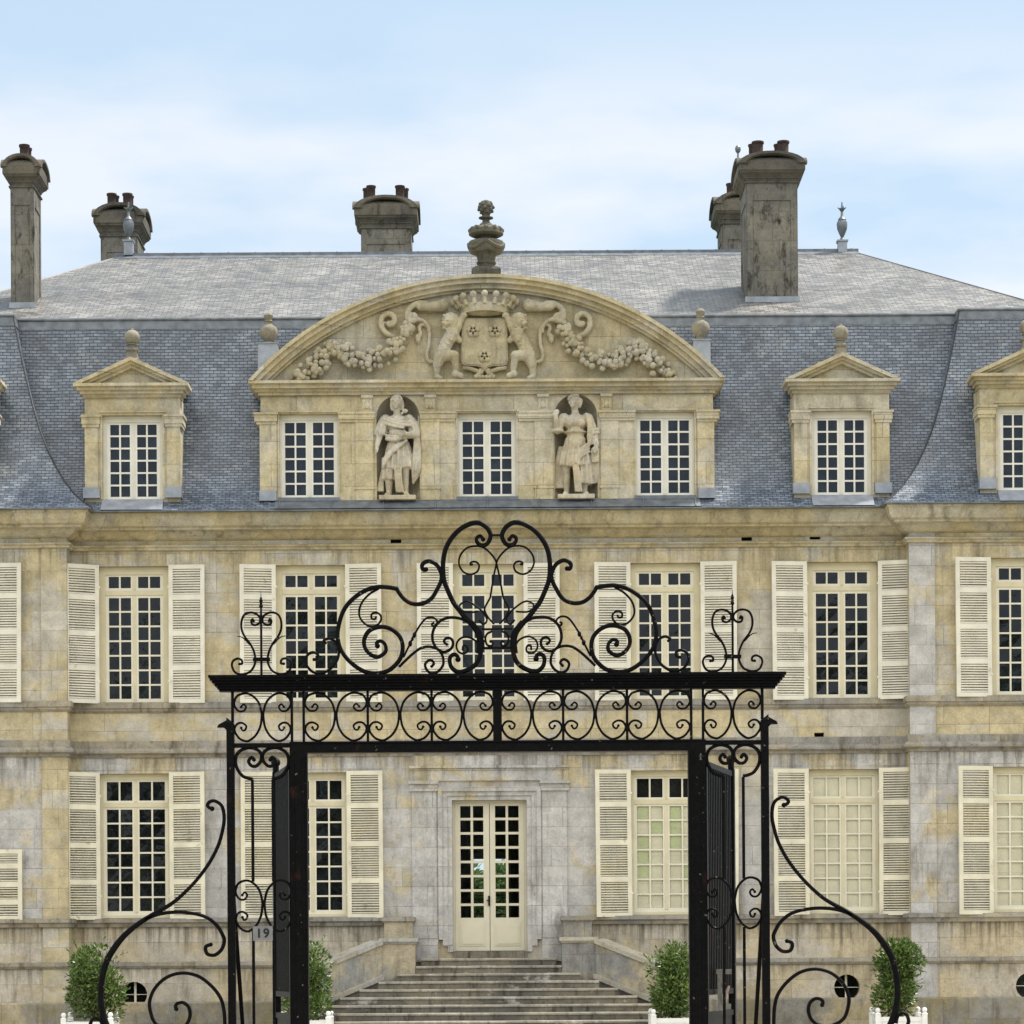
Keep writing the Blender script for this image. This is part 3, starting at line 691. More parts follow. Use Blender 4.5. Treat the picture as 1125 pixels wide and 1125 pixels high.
# sill boards
# ---- shutters
def shutter(cx, y, side, z0, z1, ang, low=False):
    wS, th = 0.735, 0.042
    mb = MB(); st = 0.085; zh = z1-z0
    rails = [0.0, 0.255, 0.505, 0.765, 1.0]
    mb.box(0, st, -th, 0, 0, zh); mb.box(wS-st, wS, -th, 0, 0, zh)
    edges = []
    for k, r in enumerate(rails):
        hh = 0.055 if 0 < k < 4 else 0.085
        c = r*zh; lo, hi = (c, c+hh) if k == 0 else (c-hh, c) if k == 4 else (c-hh, c+hh)
        mb.box(st, wS-st, -th+0.002, -0.002, lo, hi); edges.append((lo, hi))
    for k in range(4):
        a, b = edges[k][1], edges[k+1][0]; n = max(4, round((b-a)/0.051)); p = (b-a)/n
        for j in range(n):
            zc = a + (j+0.5)*p; y0, y1 = -th+0.004, -0.006; dz = 0.0125 if not low else 0.0065
            yv = [y0, y1]
            g_ = 0.0065 if not low else 0.006; e1, e2 = rnd.uniform(-.003, .003), rnd.uniform(-.003, .003)
            mb.add([(st,y0,zc-dz-g_+e1),(wS-st,y0,zc-dz-g_+e2),(wS-st,y0,zc-dz+g_+e2),(st,y0,zc-dz+g_+e1),
                    (st,y1,zc+dz-g_+e1),(wS-st,y1,zc+dz-g_+e2),(wS-st,y1,zc+dz+g_+e2),(st,y1,zc+dz+g_+e1)],
                   [(0,1,2,3),(1,5,6,2),(5,4,7,6),(4,0,3,7),(3,2,6,7),(4,5,1,0)])
    # closing board a little behind, so that gaps read dark
    if side < 0: mb.mirror()
    o = mb.build('shutter', M['shutter_low'] if low else M['shutter'], CH)
    o.location = (cx + side*(HW+0.0), y-0.035, z0 + rnd.uniform(-.008, .006)); o.rotation_euler = (0, side*R(rnd.uniform(-.15, .4)), -side*R(ang + rnd.uniform(-2, 4)))
    for zz in (0.16, 0.84):
        hb = MB(); hb.box(-0.02, 0.05, -0.05, -0.005, zh*zz-0.02, zh*zz+0.02)
        if side < 0: hb.mirror()
        hb.build('hinge', M['shutter'], o)
sa = {('u',0,1):2,('u',1,-1):24,('u',1,1):4,('u',2,-1):5,('u',2,1):7,('u',3,-1):3,('u',3,1):6,('u',4,-1):4,('u',4,1):6,('u',5,-1):8,('u',5,1):16,('u',6,-1):5,
      ('l',0,1):3,('l',1,-1):26,('l',1,1):6,('l',2,-1):4,('l',2,1):7,('l',4,-1):8,('l',4,1):5,('l',5,-1):9,('l',5,1):15,('l',6,-1):11}
for (f, i, s), a in sa.items():
    y = 0 if 0 < i < 6 else PVY
    if f == 'u': shutter(AX[i], y, s, Z(770.8), Z(619), a)
    elif i == 0: shutter(AX[i], y, s, Z(1008), Z(931), a, True)
    else: shutter(AX[i], y, s, Z(1008), Z(846.5), a, True)

# ---- door and its surround
ds = MB()
def xh(p): return p/54.0
# stepped architrave
def arch3(mb, hin, hout, ztop_in, ztop_out, y0, y1, zb):
    mb.box(-hout, -hin, y0, y1, zb, ztop_in); mb.box(hin, hout, y0, y1, zb, ztop_in); mb.box(-hout, hout, y0, y1, ztop_in, ztop_out)
zt = zDoorT
arch3(ds, 0.76, 0.86, zt, zt+0.09, -0.03, 0.0, zDoorB)
arch3(ds, 0.86, 0.96, zt+0.09, zt+0.18, -0.055, 0.0, zDoorB+0.12)
arch3(ds, 0.96, 1.045, zt+0.18, zt+0.27, -0.085, 0.0, zDoorB+0.25)
for s in (-1, 1):
    a, b = sorted((s*1.045, s*1.075)); ds.box(a, b, -0.03, 0, zDoorB+0.2, Z(869))
    a, b = sorted((s*1.075, s*1.575)); ds.box(a, b, -0.05, 0, zDoorB+0.35, Z(869))       # pilasters
    a, b = sorted((s*1.06, s*1.60)); ds.box(a, b, -0.075, 0, zDoorB+0.28, zDoorB+0.36)
    a, b = sorted((s*1.06, s*1.66)); ds.box(a, b, -0.06, 0, zDoorB-0.2, zDoorB+0.28)
    a, b = sorted((s*1.05, s*1.62)); ds.box(a, b, -0.09, 0, Z(869), Z(866)); ds.box(a-0.02, b+0.02, -0.12, 0, Z(861), Z(857.5)); ds.box(a, b, -0.07, 0, Z(866), Z(861))
ds.box(-1.60, 1.60, -0.05, 0, Z(857.5), Z(846)); ds.box(-1.62, 1.62, -0.10, 0, Z(844), Z(841)); ds.box(-1.60, 1.60, -0.07, 0, Z(846), Z(844)); ds.box(-1.58, 1.58, -0.045, 0, Z(841), zS4)
ds.build('door_surround', M['wall_low'], CH)
dr = MB()
lw0, lw1 = 0.008, 0.70
dr.box(-0.76, -0.705, 0.10, 0.2, zDoorB+0.01, zDoorT); dr.box(0.705, 0.76, 0.10, 0.2, zDoorB+0.01, zDoorT); dr.box(-0.705, 0.705, 0.10, 0.2, zDoorT-0.05, zDoorT)
door = dr.build('door', M['door'], CH, label='cream double glazed door')
zg0, zg1 = Z(1008), Z(885)
for s in (-1, 1):
    lf = MB(); a, b = sorted((s*0.006, s*0.702))
    hs = []
    gx0, gx1 = 0.125 if s < 0 else 0.115, 0.595
    gw = (gx1-gx0-0.05)/2; gh = (zg1-zg0-0.05*7)/8
    for i in range(2):
        for j in range(8):
            xa = gx0 + i*(gw+0.05); q = sorted((s*xa, s*(xa+gw))); hs.append((q[0], q[1], zg0+j*(gh+0.05), zg0+j*(gh+0.05)+gh))
    lf.holed(a, b, zDoorB+0.02, zDoorT-0.052, hs, 0.14, 0.185)
    p = sorted((s*0.10, s*0.62)); lf.box(p[0], p[1], 0.128, 0.141, zDoorB+0.12, zg0-0.11)
    p = sorted((s*0.14, s*0.58)); lf.box(p[0], p[1], 0.118, 0.13, zDoorB+0.16, zg0-0.15)
    lf.build('door_leaf', M['door'], door)
    gl = MB()
    q0 = min(h[0] for h in hs)-.02; q1 = max(h[1] for h in hs)+.02; gl.quad((q0,0.165,zg0-.02),(q1,0.165,zg0-.02),(q1,0.165,zg1+.02),(q0,0.165,zg1+.02))
    gl.build('glass', M['glassclear'], door)
hd = MB(); hd.box(-0.035, 0.0, 0.10, 0.14, Z(995), Z(984)); hd.bar((-0.018, 0.09, Z(989)), (-0.07, 0.09, Z(989)), 0.010, 0.010); hd.build('handle', M['iron'], door)
m = MB(); m.box(-0.76, 0.76, -0.06, 0.3, zDoorB-0.14, zDoorB+0.012); m.build('door_sill', M['step'], CH)
# hall running through the house behind the glazed door
hb = MB(); hx = 1.4
hb.add([(-hx,0.32,1.7),(hx,0.32,1.7),(hx,BK-0.3,1.7),(-hx,BK-0.3,1.7),(-hx,0.32,5.2),(hx,0.32,5.2),(hx,BK-0.3,5.2),(-hx,BK-0.3,5.2)], [(0,1,2,3),(0,3,7,4),(1,5,6,2),(4,7,6,5)])
hb.holed(-hx, -0.0, 1.7, 5.2, [], 0.319, 0.319, rim=False) if False else None
hb.add([(-hx,0.321,1.7),(-0.78,0.321,1.7),(-0.78,0.321,5.2),(-hx,0.321,5.2),(0.78,0.321,1.7),(hx,0.321,1.7),(hx,0.321,5.2),(0.78,0.321,5.2),(-0.78,0.321,5.0),(0.78,0.321,5.0)], [(0,1,2,3),(4,5,6,7)])
hb.build('hall', M['hall'], CH)
bf = MB(); bh = []
bh += panes_grid(0, 0.05, 0.42, 0.04, 2.4, 4.2, 4, 1); bf.holed(-0.5, 0.5, 1.9, 4.35, bh, BK-0.2, BK-0.15); bf.build('garden_door', M['frame'], CH)

# ---- mansard roof
prof_px = [(0, 0), (8, 4.5), (16.3, 10), (26, 19), (36, 31), (46, 46), (55, 63), (64, 84), (73, 112), (82, 146), (90, 180), (96, 210)]   # inward, upward in facade pixels
PRO = []
def sy(q): return q if q < 0.6 else 0.6 + (q-0.6)*0.62      # the front slope stands steeper than the hips
for s_, h_ in prof_px:
    si = s_/54.3; d = 59.4 + sy(si); PRO.append((si, CAMZ + (PY - 559 + h_)*d/F))
OH = 0.60
def roofpath(s):
    o = OH - s; p = OH - sy(s)
    return [(-EX-OH+s, PVY-p), (-PVX+o, PVY-p), (-PVX+o, -p), (PVX-o, -p), (PVX-o, PVY-p), (EX+OH-s, PVY-p)]
mr = MB(); rows = [roofpath(s) for s, z in PRO]
vl = [0.0]
for j in range(1, len(PRO)): vl.append(vl[-1] + math.hypot(PRO[j][0]-PRO[j-1][0], PRO[j][1]-PRO[j-1][1]))
for j in range(len(PRO)-1):
    for i in range(5):
        a, b, c, d = rows[j][i], rows[j][i+1], rows[j+1][i+1], rows[j+1][i]
        k = 1 if i in (1, 3) else 0
        uv = [(a[k], vl[j]), (b[k], vl[j]), (c[k], vl[j+1]), (d[k], vl[j+1])]
        za, zb = PRO[j][1], PRO[j+1][1]
        gaps = []
        if PRO[j][0] > 0.29 and i in (0, 2, 4):        # the roof stops against the dormers and the great lucarne
            if zb < CAMZ + (PY-430)*59.7/F: gaps = [(x-0.935, x+0.935) for x in (AX[1]+0.035, AX[5]-0.03, AX[0], AX[6])]
            if zb < CAMZ + (PY-425)*59.7/F: gaps.append((-4.55, 4.55))
            gaps = [g_ for g_ in gaps if max(a[0], d[0]) < g_[0] and g_[1] < min(b[0], c[0])]
        if not gaps: mr.quad((a[0],a[1],za),(b[0],b[1],za),(c[0],c[1],zb),(d[0],d[1],zb), uv=uv)
        else:
            gaps.sort(); L0 = (a[0], d[0])
            for g_ in gaps + [None]:
                R0 = (g_[0], g_[0]) if g_ else (b[0], c[0])
                mr.quad((L0[0],a[1],za),(R0[0],a[1],za),(R0[1],d[1],zb),(L0[1],d[1],zb), uv=[(L0[0],vl[j]),(R0[0],vl[j]),(R0[1],vl[j+1]),(L0[1],vl[j+1])])
                if g_: L0 = (g_[1], g_[1])
# sides and back of the mansard
zT = PRO[-1][1]; sT = PRO[-1][0]; yTm = -OH+sy(sT); yTp = PVY-OH+sy(sT)
xo, xi = EX+OH, EX+OH-sT
yb0, yb1 = BK+0.5, BK+0.5-sT
for s in (-1, 1):
    q = [(s*xo, PVY-OH, zE), (s*xo, yb0, zE), (s*xi, yb1, zT), (s*xi, yTp, zT)]
    if s < 0: q = q[::-1]; q = [q[3], q[2], q[1], q[0]] if False else [(s*xo, yb0, zE), (s*xo, PVY-OH, zE), (s*xi, yTp, zT), (s*xi, yb1, zT)]
    mr.quad(*q, uv=[(p[1], p[2]) for p in q])
q = [(xo, yb0, zE), (-xo, yb0, zE), (-xi, yb1, zT), (xi, yb1, zT)]; mr.quad(*q, uv=[(p[0], p[2]) for p in q])
roof = mr.build('mansard_roof', M['slate'], CH, smooth=True)
ev = MB()           # eave edge: dark underside and thin lead drip
P0 = roofpath(0.0); P1 = roofpath(0.16)
for i in range(5):
    a, b, c, d = P0[i], P0[i+1], P1[i+1], P1[i]
    ev.quad((a[0],a[1],zE-0.012),(d[0],d[1],zE-0.014),(c[0],c[1],zE-0.014),(b[0],b[1],zE-0.012))
    ev.quad((a[0],a[1],zE-0.012),(b[0],b[1],zE-0.012),(b[0],b[1],zE+0.012),(a[0],a[1],zE+0.012))
ev.build('eave_edge', M['leaddark'], roof)
# lead band and roll at the break of the roof
lb = MB(); j = len(PRO)-1
def at_h(z):
    for k in range(len(PRO)-1):
        if PRO[k][1] <= z <= PRO[k+1][1]:
            t = (z-PRO[k][1])/(PRO[k+1][1]-PRO[k][1]); return PRO[k][0] + t*(PRO[k+1][0]-PRO[k][0])
    return PRO[-1][0]
zl = zT - 0.20
A = roofpath(at_h(zl)-0.012); B = roofpath(sT-0.012)
for i in range(5): lb.quad((A[i][0],A[i][1],zl),(A[i+1][0],A[i+1][1],zl),(B[i+1][0],B[i+1][1],zT),(B[i][0],B[i][1],zT))
lb.build('lead_band', M['leaddark'], roof)
rl = MB(); B = roofpath(sT-0.02)
rl.tube([(x, y, zT+0.01) for x, y in B], 0.035, 8); rl.build('lead_roll', M['leaddark'], roof)
# hip / valley battens
for s in (-1, 1):
    hv = MB()
    i = 1 if s < 0 else 4
    hv.tube([(rows[j][i][0], rows[j][i][1]-0.004, PRO[j][1]+0.006) for j in range(len(PRO))], 0.016, 6)
    hv.build('hip_batten', M['hip'], roof)
# ---- upper roof
RY = 6.4; RZ = CAMZ + 781*(60+RY)/F; RX = 8.25
HX = xi - 0.0
def zroof(y): return zT + (RZ-zT)*(y-yTm)/(RY-yTm)
ur = MB(); B = roofpath(sT)
sl = math.hypot(RY-yTm, RZ-zT)
R1, R2 = (-RX, RY, RZ), (RX, RY, RZ)
e = [(x, y, zT+0.02) for x, y in B]
e[0] = (-12.0, yTp, zT+0.02); e[5] = (12.0, yTp, zT+0.02)
def uvp(p): return (p[0], -(RY - p[1])/(RY-yTm)*sl)
fl_, fr_ = (-12.0, yTm, zT+0.02), (12.0, yTm, zT+0.02)
sk = []
for s_ in (-1, 1):
    ex = e[1][0] if s_ < 0 else e[4][0]; q = [(s_*xi, yTp, zT+0.015), (ex, yTp, zT+0.015), (ex, yTm, zT+0.02), (s_*xi, yTm, zT+0.02)]
    sk.append(q if s_ < 0 else q[::-1])
for poly in [[fl_, fr_, R2, R1]] + sk:
    ur.add(poly, [tuple(range(len(poly)))], 0, [[uvp(p) for p in poly]])
for s in (-1, 1):
    a, b = (s*12.0, yTm, zT+0.02), (s*12.0, yb1, zT+0.02); r_ = (s*RX, RY, RZ)
    poly = [b, a, r_] if s < 0 else [a, b, r_]
    ur.add(poly, [(0,1,2)], 0, [[(p[1], (p[2]-zT)*2.2) for p in poly]])
    q = [(s*12.0, yTp, zT+0.02), (s*xi, yTp, zT), (s*xi, yb1, zT), (s*12.0, yb1, zT+0.02)]
    ur.quad(*(q if s > 0 else q[::-1]), uv=[(p[1], p[0]) for p in (q if s > 0 else q[::-1])])
poly = [(12.0, yb1, zT+0.02), (-12.0, yb1, zT+0.02), R1, R2]; ur.add(poly, [(0,1,2,3)], 0, [[uvp(p) for p in poly]])
uroof = ur.build('upper_roof', M['slate_up'], CH)
rc = MB(); rc.prism([(-RX-0.12, RZ-0.02), (RX+0.12, RZ-0.02), (RX+0.12, RZ+0.055), (-RX-0.12, RZ+0.055)], RY-0.06, RY+0.06)
rc.quad((-RX-0.1, RY-0.24, RZ-0.24*0.49+0.012), (RX+0.1, RY-0.24, RZ-0.24*0.49+0.012), (RX+0.1, RY-0.05, RZ+0.0), (-RX-0.1, RY-0.05, RZ+0.0))
for k in range(28): rc.ball((-RX+k*0.61, RY, RZ+0.06), 0.022, 6, 4)
rc.build('ridge_cap', M['leaddark'], uroof)
for s in (-1, 1):
    hc = MB(); hc.tube([(s*RX, RY, RZ-0.005), (s*12.0, yTm, zT+0.02)], 0.022, 6)
    hc.build('hip_cap', M['slate_up'], uroof)

# ---- dormers
def pediment_parts(mb, cx, hw, z0, zc0, zap, y, yb):
    pass
yD = -0.3; dD = 59.7
def ZD(p): return Z(p, dD)
def dormer(cx, dy):
    y = yD + dy
    hw = 0.965; ow = 0.61
    z0, zc, zc1, zap = ZD(549), ZD(434), ZD(420.5), ZD(392)
    mb = MB()
    hole = (cx-ow, cx+ow, ZD(546), ZD(453.5))
    mb.holed(cx-hw, cx+hw, z0, zc, [hole], y, y+0.3, rim=False)
    mb.quad((cx-hw, y+1.5, z0),(cx-hw, y, z0),(cx-hw, y, zc),(cx-hw, y+1.5, zc)); mb.quad((cx+hw, y, z0),(cx+hw, y+1.5, z0),(cx+hw, y+1.5, zc),(cx+hw, y, zc))
    # window fillet, pilaster faces, capitals
    for s in (-1, 1):
        a, b = sorted((cx+s*0.70, cx+s*hw)); mb.box(a+0.0, b, y-0.03, y, ZD(533), ZD(466.5))
        a, b = sorted((cx+s*0.655, cx+s*(hw+0.06))); mb.box(a, b, y-0.065, y+0.5, ZD(463.5), ZD(456)); mb.box(a+0.015, b-0.015, y-0.05, y+0.45, ZD(467), ZD(463.5)); mb.box(a-0.012, b+0.025, y-0.085, y+0.5, ZD(456), ZD(453.5))
        a, b = sorted((cx+s*0.61, cx+s*0.65)); mb.box(a, b, y-0.02, y, ZD(546), ZD(453.5))
    mb.box(cx-0.65, cx+0.65, y-0.02, y, ZD(453.5), ZD(451)); mb.box(cx-0.66, cx+0.66, y-0.05, y, ZD(451), ZD(449.5))
    d = mb.build('dormer', M['lucarne'], CH)
    # pediment: cornice, raking mouldings, recessed tympanum
    p = MB(); H = 1.16
    def slab(h, za, zb, yy): p.box(cx-h, cx+h, yy, y+0.42, za, zb)
    slab(hw+0.03, ZD(434.5), ZD(431), y-0.06); slab(hw+0.08, ZD(431), ZD(427.5), y-0.13); slab(hw+0.135, ZD(427.5), ZD(424), y-0.20); slab(H, ZD(424), ZD(420.8), y-0.27)
    sl_ = (zap - zc1)/H
    p.prism([(cx-H+0.10, zc1), (cx+H-0.10, zc1), (cx, zap-0.10)], y-0.02, y+1.2)
    def rake(o0, o1, yy):
        for s in (-1, 1):
            q = [(cx+s*H, zc1-o0*0.0), (cx, zap-o0), (cx, zap-o1), (cx+s*(H-o1/sl_), zc1)]
            q[0] = (cx+s*(H-o0/sl_), zc1)
            if s > 0: q = q[::-1]
            p.prism(q, yy, y+0.42)
    rake(0.0, 0.075, y-0.27); rake(0.075, 0.13, y-0.20); rake(0.13, 0.20, y-0.12)
    p.build('pediment', M['lucarne'], d)
    rf = MB(); rf.prism([(cx-H+0.2, zc1-0.12), (cx+H-0.2, zc1-0.12), (cx, zap-0.10)], y+0.421, y+1.4); rf.build('dormer_roof', M['leaddark'], d)
    # ball finial on its little pedestal
    f = MB(); b = ZD(396)
    f.square(cx, y+0.05, [(0.15,0.15,b-0.03),(0.15,0.15,b+0.06),(0.115,0.115,b+0.09),(0.10,0.10,b+0.22),(0.13,0.13,b+0.245),(0.13,0.13,b+0.27)])
    f.build('finial_base', M['ball'], d)
    f = MB(); f.lathe(cx, y+0.05, [(0.11,b+0.27),(0.075,b+0.31),(0.075,b+0.36),(0.11,b+0.37),(0.11,b+0.385),(0.07,b+0.39)]); f.ball((cx, y+0.05, b+0.52), 0.155, 20, 14); f.ball((cx, y+0.05, b+0.68), 0.03, 8, 6)
    f.build('ball_finial', M['ball'], d, smooth=True)
    # lead flashings
    l = MB()
    l.add([(cx-0.62,y-0.305,zE+0.03),(cx+0.62,y-0.305,zE+0.03),(cx+0.62,y-0.01,ZD(546)),(cx-0.62,y-0.01,ZD(546)),(cx-0.62,y-0.02,zE),(cx+0.62,y-0.02,zE)], [(0,1,2,3),(0,3,4),(1,5,2)])
    for s in (-1, 1):
        a, b2 = sorted((cx+s*0.66, cx+s*(hw+0.03))); l2 = MB(); l2.box(a, b2, y-0.10, y+0.1, ZD(545), ZD(533.5)); l2.build('lead_foot', M['lead'], d)
    l.build('lead_apron', M['lead'], d)
    window(cx, y, ow, ZD(546), ZD(453.5), [(px(4), px(25.6, dD), ZD(542), ZD(462.5), 6)], M['glass_skytint'])
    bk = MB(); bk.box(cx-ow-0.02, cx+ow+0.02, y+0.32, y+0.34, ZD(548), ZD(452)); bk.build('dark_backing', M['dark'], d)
for i in (1, 5): dormer(AX[i]+(0.035 if i == 1 else -0.03), 0)
for i in (0, 6): dormer(AX[i], PVY)

# ---- frontispiece (the great stone lucarne)
FP = MB(); y = yD
HWF = 4.58; zb0 = ZD(549.5); zco = ZD(433.5); zc1 = ZD(419.5)
lw = 0.595
nich = 1.80; nr = 0.437
zsp = ZD(457.5)
holes = [(x-lw, x+lw, ZD(546), ZD(453.5)) for x in (AX[2], 0, AX[4])] + [(s*nich-nr, s*nich+nr, ZD(548), zsp+nr) for s in (-1, 1)]
mbh = MB()
FP.holed(-HWF, HWF, zb0, zco, holes, y, y+0.02, rim=False)
for h in holes[:3]:
    a, b, c, d = h; FP.add([(a,y,c),(b,y,c),(b,y,d),(a,y,d),(a,y+0.3,c),(b,y+0.3,c),(b,y+0.3,d),(a,y+0.3,d)], [(0,4,5,1),(1,5,6,2),(2,6,7,3),(3,7,4,0)])
for s in (-1, 1):       # spandrels of the niche heads
    cx = s*nich; n = 10
    for q in (-1, 1):
        pts = [(cx+q*nr*math.cos(math.pi/2*k/n), zsp+nr*math.sin(math.pi/2*k/n)) for k in range(n+1)]
        for k in range(n):
            a, b = pts[k], pts[k+1]; FP.add([(a[0],y,a[1]),(b[0],y,b[1]),(cx+q*nr,y,zsp+nr)], [(0,1,2)] if q < 0 else [(0,2,1)])
FP.quad((-HWF, y+2.2, zb0),(-HWF, y, zb0),(-HWF, y, zco),(-HWF, y+2.2, zco)); FP.quad((HWF, y, zb0),(HWF, y+2.2, zb0),(HWF, y+2.2, zco),(HWF, y, zco))
def bx2(mb, x0, x1, yy, y1, za, zb):      # symmetric pair
    mb.box(x0, x1, yy, y1, za, zb); mb.box(-x1, -x0, yy, y1, za, zb)
for x0, x1 in ((0.63, 1.352), (2.268, 3.0)):
    bx2(FP, x0, x1, y-0.075, y, ZD(460), ZD(454.5)); bx2(FP, x0-0.01, x1+0.01, y-0.095, y, ZD(454.5), ZD(452.3)); bx2(FP, x0+0.015, x1-0.015, y-0.045, y, ZD(463), ZD(460))
bx2(FP, 4.24, 4.70, y-0.08, y+0.6, ZD(462), ZD(454.5)); bx2(FP, 4.225, 4.72, y-0.10, y+0.6, ZD(454.5), ZD(452.3)); bx2(FP, 4.26, 4.66, y-0.05, y+0.6, ZD(465), ZD(462))
bx2(FP, 4.26, HWF+0.02, y-0.03, y, ZD(538), ZD(465))
for a, b in ((2.30, 2.66), (0.96, 1.33)):
    bx2(FP, a, b, y-0.03, y, ZD(535), ZD(463)); bx2(FP, a-0.02, b+0.02, y-0.05, y, ZD(537), ZD(534.5)); bx2(FP, a, b, y-0.035, y, ZD(549), ZD(537))
for x in (AX[2], 0, AX[4]):
    for s in (-1, 1):
        a, b = sorted((x+s*lw, x+s*(lw+0.03))); FP.box(a, b, y-0.018, y, ZD(546), ZD(453.5))
    FP.box(x-lw-0.03, x+lw+0.03, y-0.018, y, ZD(453.5), ZD(452)); FP.box(x-lw-0.05, x+lw+0.05, y-0.05, y, ZD(452), ZD(450.5))
front = FP.build('frontispiece', M['lucarne'], CH)
cn = MB()            # little carved consoles under the cornice
for x in (2.42, 1.14):
    for s in (-1, 1):
        c = s*x
        cn.box(c-0.12, c+0.12, y-0.10, y, ZD(437), ZD(434)); cn.box(c-0.105, c+0.105, y-0.06, y, ZD(452), ZD(437))
        for k in (-0.065, 0.0, 0.065): cn.box(c+k-0.018, c+k+0.018, y-0.085, y-0.05, ZD(449), ZD(440))
        cn.ball((c, y-0.07, ZD(445)), (0.06, 0.05, 0.08), 8, 6)
cn.build('console', M['lucarne'], front)
for s in (-1, 1):       # niche shells
    ni = MB(); cx = s*nich; n = 16; dpt = 0.42
    lo = ZD(548)
    arc = [(cx - nr*math.cos(math.pi*k/n), y+0.02+dpt*math.sin(math.pi*k/n)) for k in range(n+1)]
    for k in range(n): ni.quad((arc[k][0],arc[k][1]-0.02,lo),(arc[k+1][0],arc[k+1][1]-0.02,lo),(arc[k+1][0],arc[k+1][1]-0.02,zsp),(arc[k][0],arc[k][1]-0.02,zsp))
    m_ = 8
    def sp_(k, j):
        a, b = math.pi*k/n, math.pi/2*j/m_
        return (cx - nr*math.cos(a)*math.cos(b) if False else cx - nr*math.cos(a)*math.cos(b), y + dpt*math.sin(a)*math.cos(b), zsp + nr*math.sin(b))
    for k in range(n):
        for j in range(m_): ni.quad(sp_(k,j), sp_(k+1,j), sp_(k+1,j+1), sp_(k,j+1))
    ni.add([(a[0], a[1]-0.02, lo) for a in arc], [tuple(range(n+1))])
    ni.build('niche', M['niche'], front)
for x in (AX[2], 0, AX[4]):
    window(x, y, lw, ZD(546), ZD(453.5), [(px(4), px(26.8, dD), ZD(541.5), ZD(461.5), 6)], M['glass_skytint'])
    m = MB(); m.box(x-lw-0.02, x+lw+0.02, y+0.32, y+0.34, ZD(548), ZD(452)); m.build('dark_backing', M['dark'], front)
# pediment
pd = MB(); HT = 4.80; sag = ZD(305) - zc1
RR = (HT*HT + sag*sag)/(2*sag); zcn = zc1 + sag - RR
def slab(mb, h, za, zb, yy): mb.box(-h, h, yy, y+1.6, za, zb)
slab(pd, HWF+0.04, ZD(433.8), ZD(430), y-0.07); slab(pd, HWF+0.10, ZD(430), ZD(427), y-0.13); slab(pd, HWF+0.16, ZD(427), ZD(422.5), y-0.22); slab(pd, HT, ZD(422.5), zc1, y-0.30)
def arcband(mb, r0, r1, ya, yb, n=56, zlim=None):
    lo = zc1 if zlim is None else zlim
    def seg(r):
        a = math.asin(min(1, max(-1, (lo - zcn)/r))); return a
    a0, a1 = seg(r0), seg(r1)
    for k in range(n):
        t0, t1 = k/n, (k+1)/n
        def pt(r, a, t): an = a + (math.pi - 2*a)*t; return (r*math.cos(an), zcn + r*math.sin(an))
        q = [pt(r0,a0,t0), pt(r1,a1,t0), pt(r1,a1,t1), pt(r0,a0,t1)]
        mb.prism(q, ya, yb)
arcband(pd, RR-0.07, RR, y-0.34, y+2.7); arcband(pd, RR-0.16, RR-0.07, y-0.27, y+1.4); arcband(pd, RR-0.25, RR-0.16, y-0.17, y+0.4); arcband(pd, RR-0.30, RR-0.25, y-0.09, y+0.4)
ped = pd.build('pediment', M['lucarne'], front)
ty = MB(); n = 40; ri = RR-0.28; a0 = math.asin((zc1-zcn)/ri)
ty.prism([(ri*math.cos(a0+(math.pi-2*a0)*k/n), zcn+ri*math.sin(a0+(math.pi-2*a0)*k/n)) for k in range(n+1)], y-0.01, y+2.6)
ty.build('tympanum', M['tymp'], front)
ld = MB()            # lead apron along the foot of the frontispiece
ld.quad((-4.3, -OH-0.01, zE+0.03), (4.3, -OH-0.01, zE+0.03), (4.3, y-0.003, zb0+0.02), (-4.3, y-0.003, zb0+0.02))
ld.quad((-4.3, -OH-0.01, zE+0.03), (-4.3, y, zb0+0.02), (-4.3, y, zE), (-4.3, -OH, zE)); ld.quad((4.3, -OH-0.01, zE+0.03), (4.3, -OH, zE), (4.3, y, zE), (4.3, y, zb0+0.02))
for k in range(9): ld.tube([(-4.2+k*1.05, -OH-0.01, zE+0.035), (-4.2+k*1.05, y-0.01, zb0+0.03)], 0.018, 6)
for x in (AX[2], 0, AX[4]): ld.box(x-0.62, x+0.62, y-0.045, y, zb0-0.0, ZD(545.5))
ld.build('lead_apron', M['leaddark'], front)
for s in (-1, 1):
    a, b = sorted((s*4.27, s*(HWF+0.03))); ld = MB(); ld.box(a, b, y-0.07, y+0.1, ZD(549), ZD(538)); ld.build('lead_foot', M['lead'], front)

# coat of arms
def PT(x, yy, d=59.62): a, b = W(x, yy, d); return (a, -(60-d) if False else d-60, b)
yA = y - 0.01
ca = MB()
def P3(x, yy, out=0.1): X_, Z_ = W(x, yy, 60+yA-out); return (X_, yA-out, Z_)
# shield
so = [(508,349.5),(556.5,349.5),(557,400)]
sh = MB()
def shp(pts, o0, o1, mb):
    q = [W(a, b, 60+yA-0.1) for a, b in pts]; ar = sum(q[i][0]*q[(i+1)%len(q)][1]-q[(i+1)%len(q)][0]*q[i][1] for i in range(len(q)))
    if ar < 0: q = q[::-1]
    mb.prism(q, yA-o1, yA-o0)
sh_pts = [(507.5,350),(557,349.5),(558,397),(556.5,400.5),(553,402),(541,402.3),(535.8,404),(532.5,408),(529,404),(524,402.3),(512,402),(508.5,400.5),(507,397)]
shp(sh_pts, 0.0, 0.13, sh)
cx0, cz0 = W(532.5, 376, 60+yA-0.1)
sh.prism([(cx0+(x-cx0)*0.93, cz0+(z-cz0)*0.94) for x, z in [W(a, b, 60+yA-0.1) for a, b in sh_pts][::-1]], yA-0.145, yA-0.12)
arms = sh.build('coat_of_arms', M['carve'], front)
